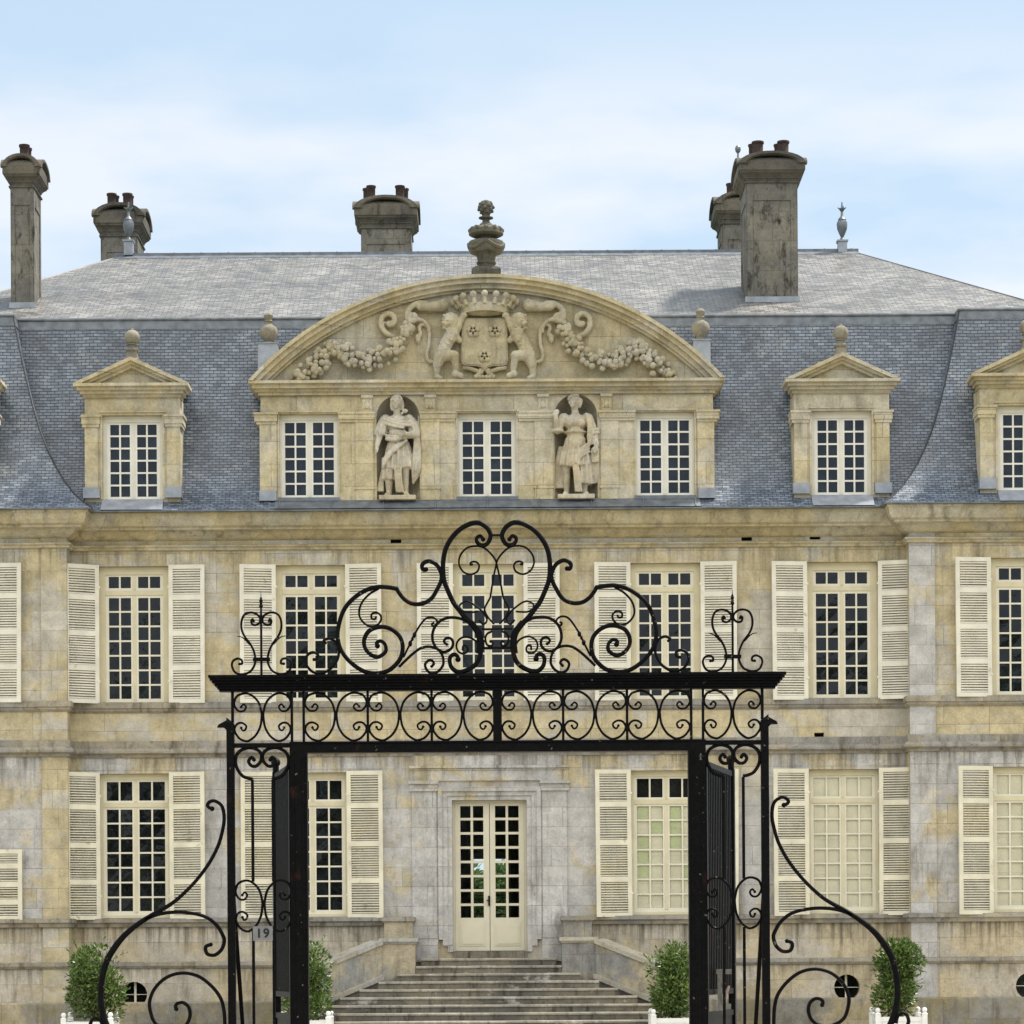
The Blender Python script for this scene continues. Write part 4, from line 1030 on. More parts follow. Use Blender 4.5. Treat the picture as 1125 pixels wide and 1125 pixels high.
for fx, fy in ((519.7, 363.3), (543.7, 363.3), (532.3, 391)):
    fl = MB(); c = P3(fx, fy, 0.15)
    for k in range(5):
        a = math.pi/2 + k*2*math.pi/5
        fl.ball((c[0]+0.085*math.cos(a), c[1], c[2]+0.085*math.sin(a)), (0.062, 0.04, 0.062), 10, 6)
    fl.ball((c[0], c[1]-0.02, c[2]), 0.035, 8, 6)
    fl.build('heraldic_flower', M['carve'], arms, smooth=True)
    ho = MB()
    for k in range(5):
        a = math.pi/2 + (k+0.5)*2*math.pi/5; ho.ball((c[0]+0.056*math.cos(a), c[1]-0.036, c[2]+0.056*math.sin(a)), (0.019, 0.012, 0.019), 6, 4)
    ho.build('drilled_eye', M['dark'], arms)
# foot of the shield
ft = MB()
for s in (-1, 1):
    c = 532.5
    pts = [P3(c+s*x, yy, 0.08) for x, yy in ((2, 406), (6, 408), (10, 407), (16, 405), (24, 404))]; ft.tube(spline(pts, 4), 0.045, 8)
    pts = [P3(c+s*x, yy, 0.10) for x, yy in ((3, 406), (6, 411), (11, 415))]; ft.tube(spline(pts, 4), [0.06]*4+[0.05]*4+[0.035], 8)
    for k in range(3): ft.ball(P3(c+s*(2+k*3.6), 414.5, 0.13), (0.045, 0.06, 0.05), 8, 6)
ft.build('shield_foot', M['carve'], arms, smooth=True)
# crown
cw = MB(); n = 24
for (za, zb, rx, off) in ((341, 347, 0.47, 0.0), (337.5, 341, 0.52, 0.0)):
    for k in range(n):
        t0, t1 = math.pi*k/n, math.pi*(k+1)/n
        def cp(t, yy, grow=1.0):
            dip = 3.2*math.sin(t); X_, Z_ = W(532.5, yy - dip, 59.6); return (X_ - rx*grow*math.cos(t), yA-0.05-0.30*math.sin(t), Z_)
        cw.quad(cp(t0, zb), cp(t1, zb), cp(t1, za, 1.06), cp(t0, za, 1.06))
        X_, Z_ = W(532.5, zb - 3.2*math.sin(t0), 59.6)
for k in range(9):
    t = math.pi*(0.03 + 0.94*k/8); yy = 332.5 - 7*math.sin(t)
    X_, Z_ = W(532.5, yy, 59.6); p = (X_ - 0.64*math.cos(t), yA-0.05-0.30*math.sin(t), Z_)
    cw.ball(p, 0.072, 12, 8)
    X2, Z2 = W(532.5, 339 - 3.2*math.sin(t), 59.6); cw.tube([(X2 - 0.53*math.cos(t), yA-0.05-0.28*math.sin(t), Z2), p], [0.055, 0.03], 6)
X_, Z_ = W(532.5, 343, 59.6)
cw.ball((X_, yA-0.02, Z_+0.03), (0.45, 0.22, 0.12), 16, 8)
cw.build('crown', M['carve'], arms, smooth=True)
# lions
def lion(mx):
    c = 532.5
    def q(x, yy, o): return P3(x if not mx else 2*c - x, yy, o)
    b = MB()
    b.capsule(q(496,366,0.16), q(485,388,0.14), 0.135, 0.14); b.ball(q(495,371,0.2), 0.125); b.ball(q(487,383,0.15), 0.12)
    for k in range(4): b.tube([q(493-2.6*k,371+5*k,0.29-0.015*k), q(497-2.6*k,374+4.5*k,0.30-0.015*k)], 0.02, 6)
    b.ball(q(494,353,0.22), (0.13,0.13,0.135)); b.ball(q(488.6,356,0.30), (0.07,0.085,0.055)); b.ball(q(487.6,360.6,0.28), (0.05,0.06,0.026)); b.ball(q(486.4,354.3,0.375), (0.032,0.03,0.025)); b.ball(q(497,357,0.14), (0.13,0.12,0.16))
    for k in range(15):
        a = -1.9 + k*4.4/14; b.tube([q(494.5+4.6*math.cos(a), 353.5-5.4*math.sin(a), 0.28), q(495+8.4*math.cos(a+0.2), 354-9.2*math.sin(a+0.2), 0.20), q(495.5+9.6*math.cos(a+0.5), 355-10.4*math.sin(a+0.5), 0.12)], [0.03,0.042,0.02], 7)
    for k in range(5): b.tube([q(491+2.5*k,361,0.30), q(492.5+2.3*k,367,0.28), q(492+2.2*k,371,0.24)], [0.03,0.036,0.015], 7)
    for ex in (487.3, 491.6): b.ball(q(ex, 351.6, 0.34), (0.035,0.03,0.014), 8, 6); b.ball(q(ex+0.6, 346.6, 0.27), 0.034, 8, 6)
    b.capsule(q(484,391,0.13), q(480.5,401,0.15), 0.15, 0.10); b.capsule(q(480.5,401,0.15), q(479.5,412,0.10), 0.085, 0.065); b.capsule(q(479.5,414,0.11), q(484,415.4,0.16), 0.055, 0.05)
    b.capsule(q(488,390,0.17), q(499,390.5,0.22), 0.13, 0.10); b.capsule(q(499,390.5,0.22), q(501,406,0.18), 0.085, 0.065); b.capsule(q(500,411,0.2), q(506,413,0.24), 0.075, 0.065)
    b.capsule(q(500,364,0.16), q(504,358,0.20), 0.10, 0.075); b.capsule(q(504,358,0.2), q(508.5,347.5,0.18), 0.068, 0.055); b.ball(q(509.5,346.3,0.19), (0.08,0.06,0.06))
    b.capsule(q(500,369,0.14), q(505,374,0.16), 0.085, 0.06)
    t = spline([q(483,393,0.05), q(476,397.5,0.06), q(470.5,396,0.06), q(468.8,389,0.06), q(471.5,378,0.06), q(471.8,366,0.06), q(469.5,358.5,0.06), q(464,356,0.07), q(460.5,360,0.07), q(462,367,0.07), q(459,372,0.07)], 4)
    b.tube(t, 0.042, 8); b.ball(t[-1], (0.06,0.05,0.1))
    sculpt(b, 'lion', M['carve'], 0.0155, arms, 1)
lion(False); lion(True)
# scrolled mantling and garlands
def mantle(mx):
    c = 532.5
    def q(x, yy, o): return P3(x if not mx else 2*c+2 - x, yy, o)
    b = MB()
    b.capsule(q(486,335.5,0.10), q(474,337,0.12), 0.13, 0.10); b.capsule(q(474,337,0.12), q(462,337,0.12), 0.10, 0.085); b.ball(q(487,335,0.12), (0.07,0.1,0.14))
    t = spline([q(468,333,0.1), q(458,333.5,0.12), q(450,339,0.12), q(447.5,347,0.12), q(450,353,0.12), q(455,352,0.13), q(456,347,0.13), q(452.5,346,0.14)], 5); b.tube(t, 0.062, 8)
    t = spline([q(452,350,0.1), q(460,351,0.12), q(466,353,0.1), q(471,360,0.08), q(471,366,0.07)], 5); b.tube(t, 0.045, 8)
    t = spline([q(434,371,0.06), q(424,366,0.1), q(418.5,357,0.1), q(420,348,0.1), q(427,344.5,0.1), q(433,348,0.11), q(433,355,0.11), q(428,357,0.11), q(426.5,353,0.11)], 5); b.tube(t, 0.06, 8)
    sculpt(b, 'mantling', M['carve'], 0.024, arms, 2)
    for path, rr, nn in (([(449,360), (444,372), (432,384), (417,394), (402,398), (387,394), (376,386), (367,379)], 0.20, 120), ([(364,383), (357,394), (344,405), (329,414)], 0.17, 60)):
        gm = MB(); P = spline(path, 8); N_ = len(P)
        for k in range(nn):
            t = rnd.random(); i = min(N_-1, int(t*N_)); thick = (0.45 + 0.75*math.sin(math.pi*min(1, t*0.94+0.03))) if nn > 60 else (0.45 + 0.8*math.sin(math.pi*(0.15+0.7*t)))
            a = rnd.random()*2*math.pi; r0 = rr*thick*math.sqrt(rnd.random())
            ctr = q(P[i][0], P[i][1], 0.05); rad = rnd.uniform(0.045, 0.076)
            gm.ball((ctr[0]+r0*math.cos(a), ctr[1]-0.16*thick*math.sqrt(max(0, 1-(r0/rr/thick)**2))-0.03, ctr[2]+r0*math.sin(a)), (rad, rad*0.9, rad), 9, 6)
        ctrs = [q(a, b_, 0.04) for a, b_ in P]; gm.tube(ctrs, [rr*0.6]*len(ctrs), 8)
        gm.build('garland', M['carve'], arms, smooth=True)
    kb = MB(); t = spline([q(371,380,0.06), q(366,374,0.1), q(362,378,0.1), q(366,386,0.1)], 5); kb.tube(t, 0.035, 8); kb.build('ribbon_knot', M['carve'], arms, smooth=True)
mantle(False); mantle(True)
# urn on the crown of the pediment
ux, _ = W(534, 260, 59.9); uy = 0.1
def zu(p): return Z(p + 0.0, 60.1)
ub = MB(); ub.square(ux, uy, [(px(16),0.3,zu(308)),(px(16),0.3,zu(299)),(px(15),0.28,zu(297.5)),(px(10.5),0.2,zu(294.5))]); 
urn = ub.build('urn', M['urn'], front)
u = MB(); u.lathe(ux, uy, [(px(r_), zu(p)) for r_, p in ((9.5,294.5),(9.5,291.5),(10.8,290),(10.8,288.5),(9.5,287),(10.5,282),(12,278.5),(17.5,278),(18.8,275),(19.5,268),(19,266),(16,265.5),(9,264.5),(8,261.5),(9,260.5),(15,260),(19,258),(19,253.5),(16.5,251),(10,250),(8.5,248.5),(6.5,246),(4,244),(4,241.5),(5.5,240.5),(8,240),(8,239),(5,238),(4.2,236.5),(6,233.5),(8,229.5),(8,225.5),(5.5,221.5),(1.5,219.8))], 24)
for k in range(12):
    a = 2*math.pi*k/12; u.ball((ux+px(17)*math.cos(a), uy+px(17)*math.sin(a), zu(253.5)), px(3.0), 8, 6); u.ball((ux+px(14.5)*math.cos(a+.2), uy+px(14.5)*math.sin(a+.2), zu(251.5)), px(2.4), 8, 6)
for k in range(26):
    a = k*2.4; zz = 222.5 + k*0.46; r_ = 8.2*math.sin(math.pi*(0.2+0.6*k/26)); u.ball((ux+px(r_)*math.cos(a), uy+px(r_)*math.sin(a), zu(zz)), px(1.9), 7, 5)
for k in range(4):
    a0 = math.pi/4 + k*math.pi/2
    t = [(ux+px(19.3)*math.cos(a0+(j/8-0.5)*1.4), uy+px(19.3)*math.sin(a0+(j/8-0.5)*1.4), zu(268.5+5.5*math.sin(math.pi*j/8))) for j in range(9)]; u.tube(t, px(2.0), 6)
u.build('urn_body', M['urn'], urn, smooth=True)
# side vases on lead boxes
for vx, vt, vb, bx0, bx1, by0, by1 in ((295, 342, 378, 284, 306, 379.5, 404), (769.5, 337.5, 374, 761, 780, 376, 401)):
    d = 60.3; X0, zt_ = W(vx, vt, d); _, zb_ = W(vx, vb, d); h = zt_-zb_
    xa, z1_ = W(bx0, by0, d); xb, z0_ = W(bx1, by1, d)
    bo = MB(); bo.box(xa, xb, 0.12, 1.6, z0_-0.6, z1_); bo.box(xa-0.02, xb+0.02, 0.10, 1.6, z1_, z1_+0.02); fin = bo.build('vase_finial', M['lead'], CH)
    v = MB(); v.lathe(X0, 0.3, [(r_*0.185, zb_-0.02 + t*h) for r_, t in ((0.62,0),(0.62,0.06),(0.42,0.1),(0.5,0.14),(0.9,0.24),(1.02,0.36),(1.0,0.46),(0.8,0.55),(0.42,0.62),(0.36,0.68),(0.5,0.72),(0.34,0.76),(0.5,0.84),(0.52,0.9),(0.3,0.97),(0.1,1.0))], 18)
    v.build('vase', M['ball'], fin, smooth=True)

# ---- chimneys
def chimney(x0, x1, dep, d, ytop_shaft, ycap_top, zbase, pots, cap_o, name_label, cap_h=None, panel=True, fx=None):
    # x0,x1: front face left/right in photo px at distance d
    xa, zs = W(x0, ytop_shaft, d); xb, _ = W(x1, ytop_shaft, d); _, zc_ = W(x0, ycap_top, d)
    y0 = d-60; cx = (xa+xb)/2; hx = (xb-xa)/2; hy = dep/2; cy = y0+hy
    m = MB(); m.square(cx, cy, [(hx,hy,zbase),(hx,hy,zs)])
    if panel:      # sunk panels shown by raised borders
        b = min(0.12, hx*0.3)
        for (u0, u1) in ((-hx, -hx+b), (hx-b, hx)): m.box(cx+u0, cx+u1, y0-0.02, y0, zbase, zs)
        m.box(cx-hx+b, cx+hx-b, y0-0.02, y0, zs-0.35, zs)
        for s in (-1, 1):
            a, b2 = sorted((cx+s*hx, cx+s*(hx+0.02)))
            m.box(a, b2, y0, y0+0.14, zbase, zs); m.box(a, b2, y0+dep-0.14, y0+dep, zbase, zs); m.box(a, b2, y0+0.14, y0+dep-0.14, zs-0.35, zs)
    ch = m.build('chimney', M['chim'], CH, label=name_label)
    H = zc_-zs; o = cap_o
    c = MB(); pr = [(0.02,0.0),(0.05,0.02),(0.05,0.06),(0.012,0.08),(0.012,0.15),(0.035,0.17),(0.035,0.20),(o*0.45,0.27),(o*0.8,0.33),(o*0.85,0.37),(o,0.39),(o,0.66)]
    prof = [(hx+q, hy+q, zs+t*H) for q, t in pr]
    for k in range(1, 9):
        a = math.pi/2*k/8.6
        prof.append(((hx+o)*math.cos(a), (hy+o)*math.cos(a), zs + H*(0.66 + 0.34*math.sin(a))))
    c.square(cx, cy, prof)
    def hood(Lh, place):         # proud arched hood with a sunk lunette on each face
        for (f0, f1, dep_) in ((0.80, 1.0, 0.045), (0.74, 0.80, 0.02)):
            n = 14
            for k in range(n):
                a, b = math.pi*k/n, math.pi*(k+1)/n
                q = [(Lh*f*math.cos(t), zs+H*(0.60)+H*0.385*f*math.sin(t)) for f, t in ((f0,a),(f1,a),(f1,b),(f0,b))]
                place(q, dep_)
    def onface(q, dep_): c.prism([(cx+u_, z_) for u_, z_ in q], cy-hy-o-dep_, cy-hy*0.3)
    hood(hx+o, onface)
    for sg in (-1, 1):
        def onside(q, dep_):
            vs = [(cx+sg*(hx+o+dep_), cy+u, z) for u, z in q] + [(cx+sg*hx*0.3, cy+u, z) for u, z in q]
            c.add(vs, [(0,1,2,3),(7,6,5,4),(0,4,5,1),(1,5,6,2),(2,6,7,3),(3,7,4,0)])
        hood(hy+o, onside)
    c.build('chimney_cap', M['chimcap'], ch)
    for (p0, p1, pt, dy) in pots:
        dq = d+hy+dy; pa, zt_ = W(p0, pt, dq); pb, _ = W(p1, pt, dq); r_ = (pb-pa)/2; pc = (pa+pb)/2
        t = MB(); t.lathe(pc, cy+dy, [(r_*1.05, zc_-0.35),(r_*1.05, zc_-0.02),(r_*0.86, zc_+0.01),(r_*0.9, zt_-0.06),(r_*1.05, zt_-0.04),(r_*1.05, zt_),(r_*0.8, zt_),(r_*0.8, zt_-0.1)], 14)
        t.build('chimney_pot', M['pot'], ch, smooth=True)
    fl = MB(); fl.box(cx-hx-0.05, cx+hx+0.05, y0-0.05, y0-0.02, zbase+fx-0.02, zbase+fx+0.10) if fx is not None else None
    if fx is not None: fl.build('lead_flashing', M['lead'], ch)
    return ch
def ysolve(x, yy):
    # the place where the upper roof carries a foot seen at this reading
    v = -(x-PX)*sR + (PY-yy)*cR
    k = (RZ-zT)/(RY-yTm); yv = (CAMZ + v/F*60 - zT + k*yTm)/(k - v/F); return yv
yL = ysolve(24, 339); yR = ysolve(848, 332.5)
chimney(12.4, 36, 0.97, 60+yL, 207, 170.5, zroof(yL)-0.4, [(21, 32.5, 159.5, -0.2), (25, 35, 163, 0.25)], 0.16, 'tall narrow chimney', fx=0.42)
chimney(820.5, 875, 1.36, 60+yR, 202, 168, zroof(yR)-0.5, [(826, 839, 156, -0.3), (854, 867, 155.5, -0.3), (822, 833, 159, 0.4), (850, 861, 159, 0.4)], 0.17, 'tallest chimney with stained front', fx=0.52)
chimney(111.5, 150, 1.3, 69.5, 261, 224, RZ-2.2, [(117.3, 128, 213, -0.3), (134.5, 145.5, 213, -0.3), (121, 131, 215.5, 0.4), (138, 147, 215.5, 0.4)], 0.17, 'squat chimney behind the ridge end')
chimney(397.5, 450.5, 1.3, 69.0, 252, 216, RZ-1.2, [(402.5, 412.8, 204.5, 0), (434, 444.5, 204.5, 0), (398.5, 409, 207.5, 0.45), (439, 449, 207.5, 0.45)], 0.17, 'wide chimney behind the ridge centre')
ce = chimney(793.8, 838, 1.3, 69.5, 247, 211, RZ-1.6, [(797.7, 807, 202, -0.3), (824, 834, 202, -0.3)], 0.17, 'chimney half hidden behind the tallest one')
vx, vz = W(810.7, 163, 69.9); _, vb = W(810.7, 212, 69.9)
v = MB(); v.tube([(vx, 9.9, vb), (vx, 9.9, vz)], 0.022, 6); v.ball((vx, 9.9, vz-0.02), (0.07, 0.07, 0.10), 8, 6); v.tube([(vx-0.1, 9.9, vb+0.5), (vx+0.06, 9.9, vb+0.55)], 0.02, 5); v.build('lightning_rod', M['leaddark'], ce)
# ---- lead finials at the ridge ends
for fx_, s in ((141.5, -1), (925.3, 1)):
    X0, zb_ = W(fx_, 279, 60+RY); k_ = (60+RY)/F
    def zz(p): return zb_ + (279-p)*k_
    f = MB(); f.square(X0, RY, [(0.10,0.10,zz(281)),(0.10,0.10,zz(267)),(0.125,0.125,zz(266)),(0.125,0.125,zz(264.5)),(0.06,0.06,zz(264))])
    fo = f.build('ridge_finial', M['lead'], CH)
    f = MB(); f.lathe(X0, RY, [(r_*k_, zz(p)) for r_, p in ((4.5,264),(2.2,262.5),(1.6,260.5),(3.4,257),(5.4,252),(5.9,247),(5.6,244),(4.2,243),(4.6,241.5),(3.2,239.5),(1.5,237.5),(1.3,231),(0.6,222))], 14)
    for j in range(8):
        a = 2*math.pi*j/8 + 0.3; f.tube([(X0, RY, zz(233)), (X0+2.6*k_*math.cos(a), RY+2.6*k_*math.sin(a), zz(229.5)), (X0+5.2*k_*math.cos(a), RY+5.2*k_*math.sin(a), zz(227.5+ (j % 3)))], [0.022, 0.018, 0.006], 5)
    f.build('lead_vase', M['leaddark'], fo, smooth=True)

# ================================================================== STATUES
def pleat(b, rings, k, seg=56, ph=0.0):     # gathered cloth: stacked rippled rings (cx, cy, z, rx, ry, ripple)
    vs = []; fs = []
    for j, (cx, cy, z, rx, ry, am) in enumerate(rings):
        for i in range(seg):
            a = 2*math.pi*i/seg; q = math.sin(k*a+ph+0.5*j*0.3) + 0.45*math.sin((k*0.53)*a+1.3+ph)
            vs.append((cx+(rx+am*q)*math.cos(a), cy+(ry+am*q)*math.sin(a), z + am*0.5*math.sin(3*a+j)))
    n = len(rings)
    for j in range(n-1):
        for i in range(seg): fs.append((j*seg+i, j*seg+(i+1)%seg, (j+1)*seg+(i+1)%seg, (j+1)*seg+i))
    fs.append(tuple(range(seg-1,-1,-1))); fs.append(tuple((n-1)*seg+i for i in range(seg)))
    if rings[0][2] > rings[-1][2]: fs = [f[::-1] for f in fs]
    b.add(vs, fs)
def head_on(b, c, turn):
    M3 = Matrix.Rotation(turn, 3, 'Z')
    def q(x, y, z): return c + M3 @ Vector((x, y, z))
    b.ball(c, (0.092, 0.112, 0.13), 16, 12)
    b.ball(q(0,-0.06,-0.075), (0.062,0.06,0.06), 12, 8)
    b.tube([q(-0.07,-0.085,0.028), q(-0.03,-0.118,0.034), q(0,-0.116,0.026), q(0.03,-0.118,0.034), q(0.07,-0.085,0.028)], 0.017, 7)
    b.tube([q(0,-0.11,0.03), q(0,-0.137,-0.022), q(0,-0.128,-0.034)], [0.014,0.021,0.023], 8)
    for s in (-1, 1):
        b.ball(q(s*0.048,-0.085,-0.035), (0.034,0.034,0.034), 10, 8); b.ball(q(s*0.036,-0.096,0.004), (0.018,0.014,0.013), 8, 6); b.ball(q(s*0.092,0.0,-0.005), (0.02,0.03,0.038), 8, 6)
    b.tube([q(-0.028,-0.112,-0.066), q(0,-0.122,-0.062), q(0.028,-0.112,-0.066)], 0.011, 6); b.tube([q(-0.024,-0.11,-0.084), q(0,-0.12,-0.086), q(0.024,-0.11,-0.084)], 0.012, 6)
    b.ball(q(0,-0.108,-0.117), (0.03,0.026,0.024), 8, 6)
    return q
def hand(b, c, d, out, n=4):     # palm and five fingers; d along the fingers, out across the palm
    d = Vector(d).normalized(); out = Vector(out).normalized(); c = Vector(c)
    b.capsule(c, c+d*0.06, 0.042, 0.04)
    for k in range(4):
        o = c + d*0.075 + out*(k-1.5)*0.027; L_ = (0.075, 0.09, 0.085, 0.065)[k]
        b.tube([o, o+d*L_*0.55+Vector((0,-0.012,0)), o+d*L_+Vector((0,0.012,0))], [0.0165,0.015,0.011], 7)
    b.tube([c+out*-0.03+d*0.01, c+out*-0.065+d*0.05+Vector((0,-0.02,0)), c+out*-0.06+d*0.085+Vector((0,-0.02,0))], [0.02,0.017,0.012], 7)
def statue(kind):
    b = MB(); C_ = b.capsule
    def fold(pts, r): b.tube(spline([Vector(p) for p in pts], 5), r, 7)
    if kind == 0:
        hd = Vector((0.0, -0.07, 1.94)); C_((0.0,-0.02,1.68),(0.0,-0.05,1.84),0.078,0.066)
        q = head_on(b, hd, R(-14))
        b.ball(hd+Vector((0.0,0.035,0.04)), (0.108,0.105,0.105), 12, 8)
        for k in range(9): a = math.pi*(k/8); b.ball(q(0.098*math.cos(a), -0.035, 0.045+0.082*math.sin(a)), (0.036,0.04,0.036), 8, 6)
        for s in (-1, 1): b.tube([q(s*0.10,-0.01,0.03), q(s*0.115,0.01,-0.07), q(s*0.10,0.0,-0.16)], [0.036,0.034,0.022], 8)
        # trunk, contrapposto
        b.ball((0,0,1.53), (0.225,0.145,0.19), 14, 10); b.ball((0.01,-0.01,1.30), (0.19,0.145,0.2), 14, 10); b.ball((0.02,-0.01,1.08), (0.215,0.16,0.17), 14, 10)
        for s in (-1, 1): b.ball((s*0.225,0.0,1.61), (0.105,0.105,0.105), 12, 8)
        # right arm hanging with a full sleeve to the elbow
        pleat(b, [(-0.25,0,1.64,0.09,0.10,0.006),(-0.30,-0.02,1.48,0.115,0.115,0.014),(-0.335,-0.04,1.32,0.12,0.12,0.018),(-0.34,-0.05,1.27,0.10,0.10,0.018)], 7, 36)
        C_((-0.335,-0.06,1.30),(-0.385,-0.14,1.08),0.072,0.05); hand(b, (-0.39,-0.15,1.05), (-0.10,-0.1,-1), (0.5,-0.8,0))
        # left arm bent across the waist
        pleat(b, [(0.25,0,1.64,0.095,0.10,0.006),(0.315,-0.02,1.48,0.12,0.115,0.016),(0.36,-0.03,1.30,0.125,0.12,0.02),(0.365,-0.04,1.23,0.10,0.10,0.02)], 7, 36, 1.0)
        C_((0.37,-0.06,1.28),(0.22,-0.22,1.27),0.085,0.055); hand(b, (0.20,-0.235,1.27), (-1,-0.15,-0.05), (0,0.2,-1))
        # tunic below the girdle and long under-skirt with deep gathers
        pleat(b, [(0.02,-0.01,1.16,0.20,0.155,0.006),(0.02,-0.015,1.02,0.235,0.18,0.020),(0.03,-0.02,0.84,0.265,0.20,0.030),(0.03,-0.02,0.66,0.285,0.205,0.038),(0.03,-0.02,0.60,0.28,0.20,0.038)], 15, 80)
        pleat(b, [(-0.15,-0.01,0.70,0.145,0.14,0.015),(-0.155,-0.015,0.52,0.145,0.14,0.02),(-0.165,-0.02,0.38,0.135,0.13,0.022)], 9, 48, 0.4)
        for x, zk in ((-0.165,0.42),(0.15,0.66)): C_((x,-0.02,zk),(x*1.03,0.0,0.13),0.088,0.055); b.ball((x*1.02,0.03,0.33),(0.06,0.065,0.11),10,8); C_((x*1.03,-0.01,0.09),(x*1.25,-0.20,0.062),0.055,0.042); b.ball((x*1.0,0.03,0.075),(0.05,0.05,0.05),8,6)
        # mantle: bands across the breast, girdle roll, swag over the hips, fall at the left side
        fold([(-0.27,-0.06,1.67),(-0.10,-0.165,1.585),(0.10,-0.18,1.53),(0.29,-0.10,1.55)], 0.030); fold([(-0.27,-0.10,1.60),(-0.08,-0.17,1.52),(0.12,-0.175,1.47),(0.3,-0.10,1.47)], 0.030); fold([(-0.25,-0.11,1.52),(-0.06,-0.17,1.445),(0.14,-0.17,1.41)], 0.027)
        fold([(-0.22,-0.13,1.20),(-0.05,-0.195,1.165),(0.12,-0.195,1.21),(0.28,-0.14,1.24)], 0.042); fold([(-0.23,-0.12,1.27),(-0.05,-0.185,1.235),(0.12,-0.185,1.26)], 0.03)
        for k in range(6): fold([(0.20-0.045*k,-0.20,1.16-0.02*k),(0.02-0.05*k,-0.245,0.99-0.035*k),(-0.17-0.02*k,-0.225,0.84-0.045*k),(-0.29,-0.10,0.80-0.035*k)], 0.025)
        for k in range(4): fold([(0.35+0.02*k,-0.08,1.24),(0.33+0.035*k,-0.11,0.95),(0.30+0.045*k,-0.09,0.62),(0.31+0.03*k,-0.02,0.30+0.05*k)], 0.030)
        fold([(0.40,-0.08,1.22),(0.44,-0.12,1.0),(0.38,-0.12,0.70),(0.34,-0.1,0.55)], 0.028)
        for k in range(3): fold([(-0.04+0.05*k,-0.18,0.66),(-0.03+0.05*k,-0.17,0.4),(-0.01+0.06*k,-0.12,0.11)], 0.028)
        for k in range(4): fold([(-0.27,0.05,0.7),(-0.29-0.015*k,0.04,0.42),(-0.30-0.03*k,0.0,0.15)], 0.032)
        C_((0.42,-0.05,1.66),(0.36,-0.02,0.52),0.017,0.017)
        b.ball((0.155,-0.09,1.765),(0.062,0.055,0.045),10,8); b.ball((0.095,-0.13,1.71),(0.028,0.028,0.028),8,6)
    else:
        hd = Vector((-0.03, -0.07, 1.94)); C_((0.0,-0.02,1.68),(-0.02,-0.05,1.84),0.078,0.066)
        q = head_on(b, hd, R(-24))
        b.ball(hd+Vector((0.02,0.035,0.045)), (0.105,0.108,0.10), 12, 8)
        for k in range(8): a = math.pi*(k/7); b.ball(q(0.096*math.cos(a), -0.03, 0.05+0.08*math.sin(a)), (0.034,0.042,0.034), 8, 6)
        b.tube([q(0.10,0.0,0.05), q(0.135,0.02,0.02), q(0.125,0.03,-0.06), q(0.10,0.03,-0.13)], [0.04,0.045,0.04,0.025], 8); b.ball(q(0.07,-0.06,0.11), (0.07,0.055,0.03), 10, 8)
        b.ball((0,0,1.52), (0.225,0.15,0.19), 14, 10)
        for s in (-1, 1): b.ball((s*0.095,-0.115,1.50), (0.098,0.066,0.088), 12, 8); b.ball((s*0.225,0.0,1.62), (0.105,0.105,0.10), 12, 8)
        for s in (-1, 1):
            for j in range(3): b.ball((s*0.05,-0.135,1.375-0.0*j), (0.05,0.03,0.03), 8, 6)
        b.ball((0,-0.01,1.30), (0.185,0.15,0.17), 14, 10); b.ball((0,-0.02,1.15), (0.215,0.17,0.14), 14, 10)
        b.tube([(0.205*math.cos(a), -0.01+0.165*math.sin(a), 1.32) for a in [2*math.pi*k/24 for k in range(25)]], 0.023, 7)
        # right arm: sleeve ring at the elbow, forearm up
        C_((-0.25,0.0,1.61),(-0.355,-0.06,1.36),0.098,0.085)
        b.tube([(-0.35+0.088*math.cos(a), -0.07+0.085*math.sin(a), 1.345) for a in [2*math.pi*k/14 for k in range(15)]], 0.04, 7)
        C_((-0.36,-0.09,1.35),(-0.385,-0.20,1.57),0.07,0.05); hand(b, (-0.385,-0.205,1.60), (0.15,-0.2,1), (0.9,0.2,0))
        # left arm down, rolled sleeve, tablet
        C_((0.25,0.0,1.61),(0.36,-0.02,1.32),0.10,0.09)
        for zz_, rr_ in ((1.35,0.10),(1.29,0.098)): b.tube([(0.36+rr_*math.cos(a), -0.03+rr_*math.sin(a), zz_+0.02*math.cos(a)) for a in [2*math.pi*k/14 for k in range(15)]], 0.032, 7)
        C_((0.365,-0.04,1.28),(0.40,-0.13,1.05),0.07,0.05); hand(b, (0.395,-0.15,1.02), (-0.12,-0.15,-1), (0.9,-0.3,0))
        b.box(0.30,0.45,-0.15,-0.085,0.70,0.97)
        # pleated kilt, apron, thigh drapery
        pleat(b, [(0,-0.01,1.20,0.20,0.155,0.004),(0,-0.015,1.04,0.235,0.18,0.014),(0.0,-0.02,0.86,0.275,0.205,0.026),(0.0,-0.02,0.68,0.30,0.215,0.034),(0,-0.02,0.63,0.295,0.21,0.034)], 17, 88)
        b.ball((0.0,-0.12,1.06),(0.15,0.10,0.12),12,8)
        pleat(b, [(0.16,-0.02,0.72,0.15,0.14,0.016),(0.175,-0.025,0.50,0.16,0.15,0.024),(0.185,-0.02,0.27,0.165,0.145,0.03)], 9, 52, 0.7)
        for x in (-0.18, 0.17): C_((x,-0.02,0.66),(x*1.0,0.0,0.13),0.09,0.055); b.ball((x*1.0,0.03,0.33),(0.06,0.065,0.11),10,8); C_((x,-0.01,0.09),(x*1.2,-0.20,0.062),0.055,0.042); b.ball((x*1.0,0.03,0.075),(0.05,0.05,0.05),8,6)
        for k in range(4): fold([(0.27,-0.13,1.10-0.06*k),(0.13,-0.235,0.98-0.055*k),(-0.02,-0.25,0.80-0.04*k)], 0.024)
        fold([(0.10,-0.22,0.97),(0.04,-0.25,0.82),(0.0,-0.24,0.66)], 0.03)
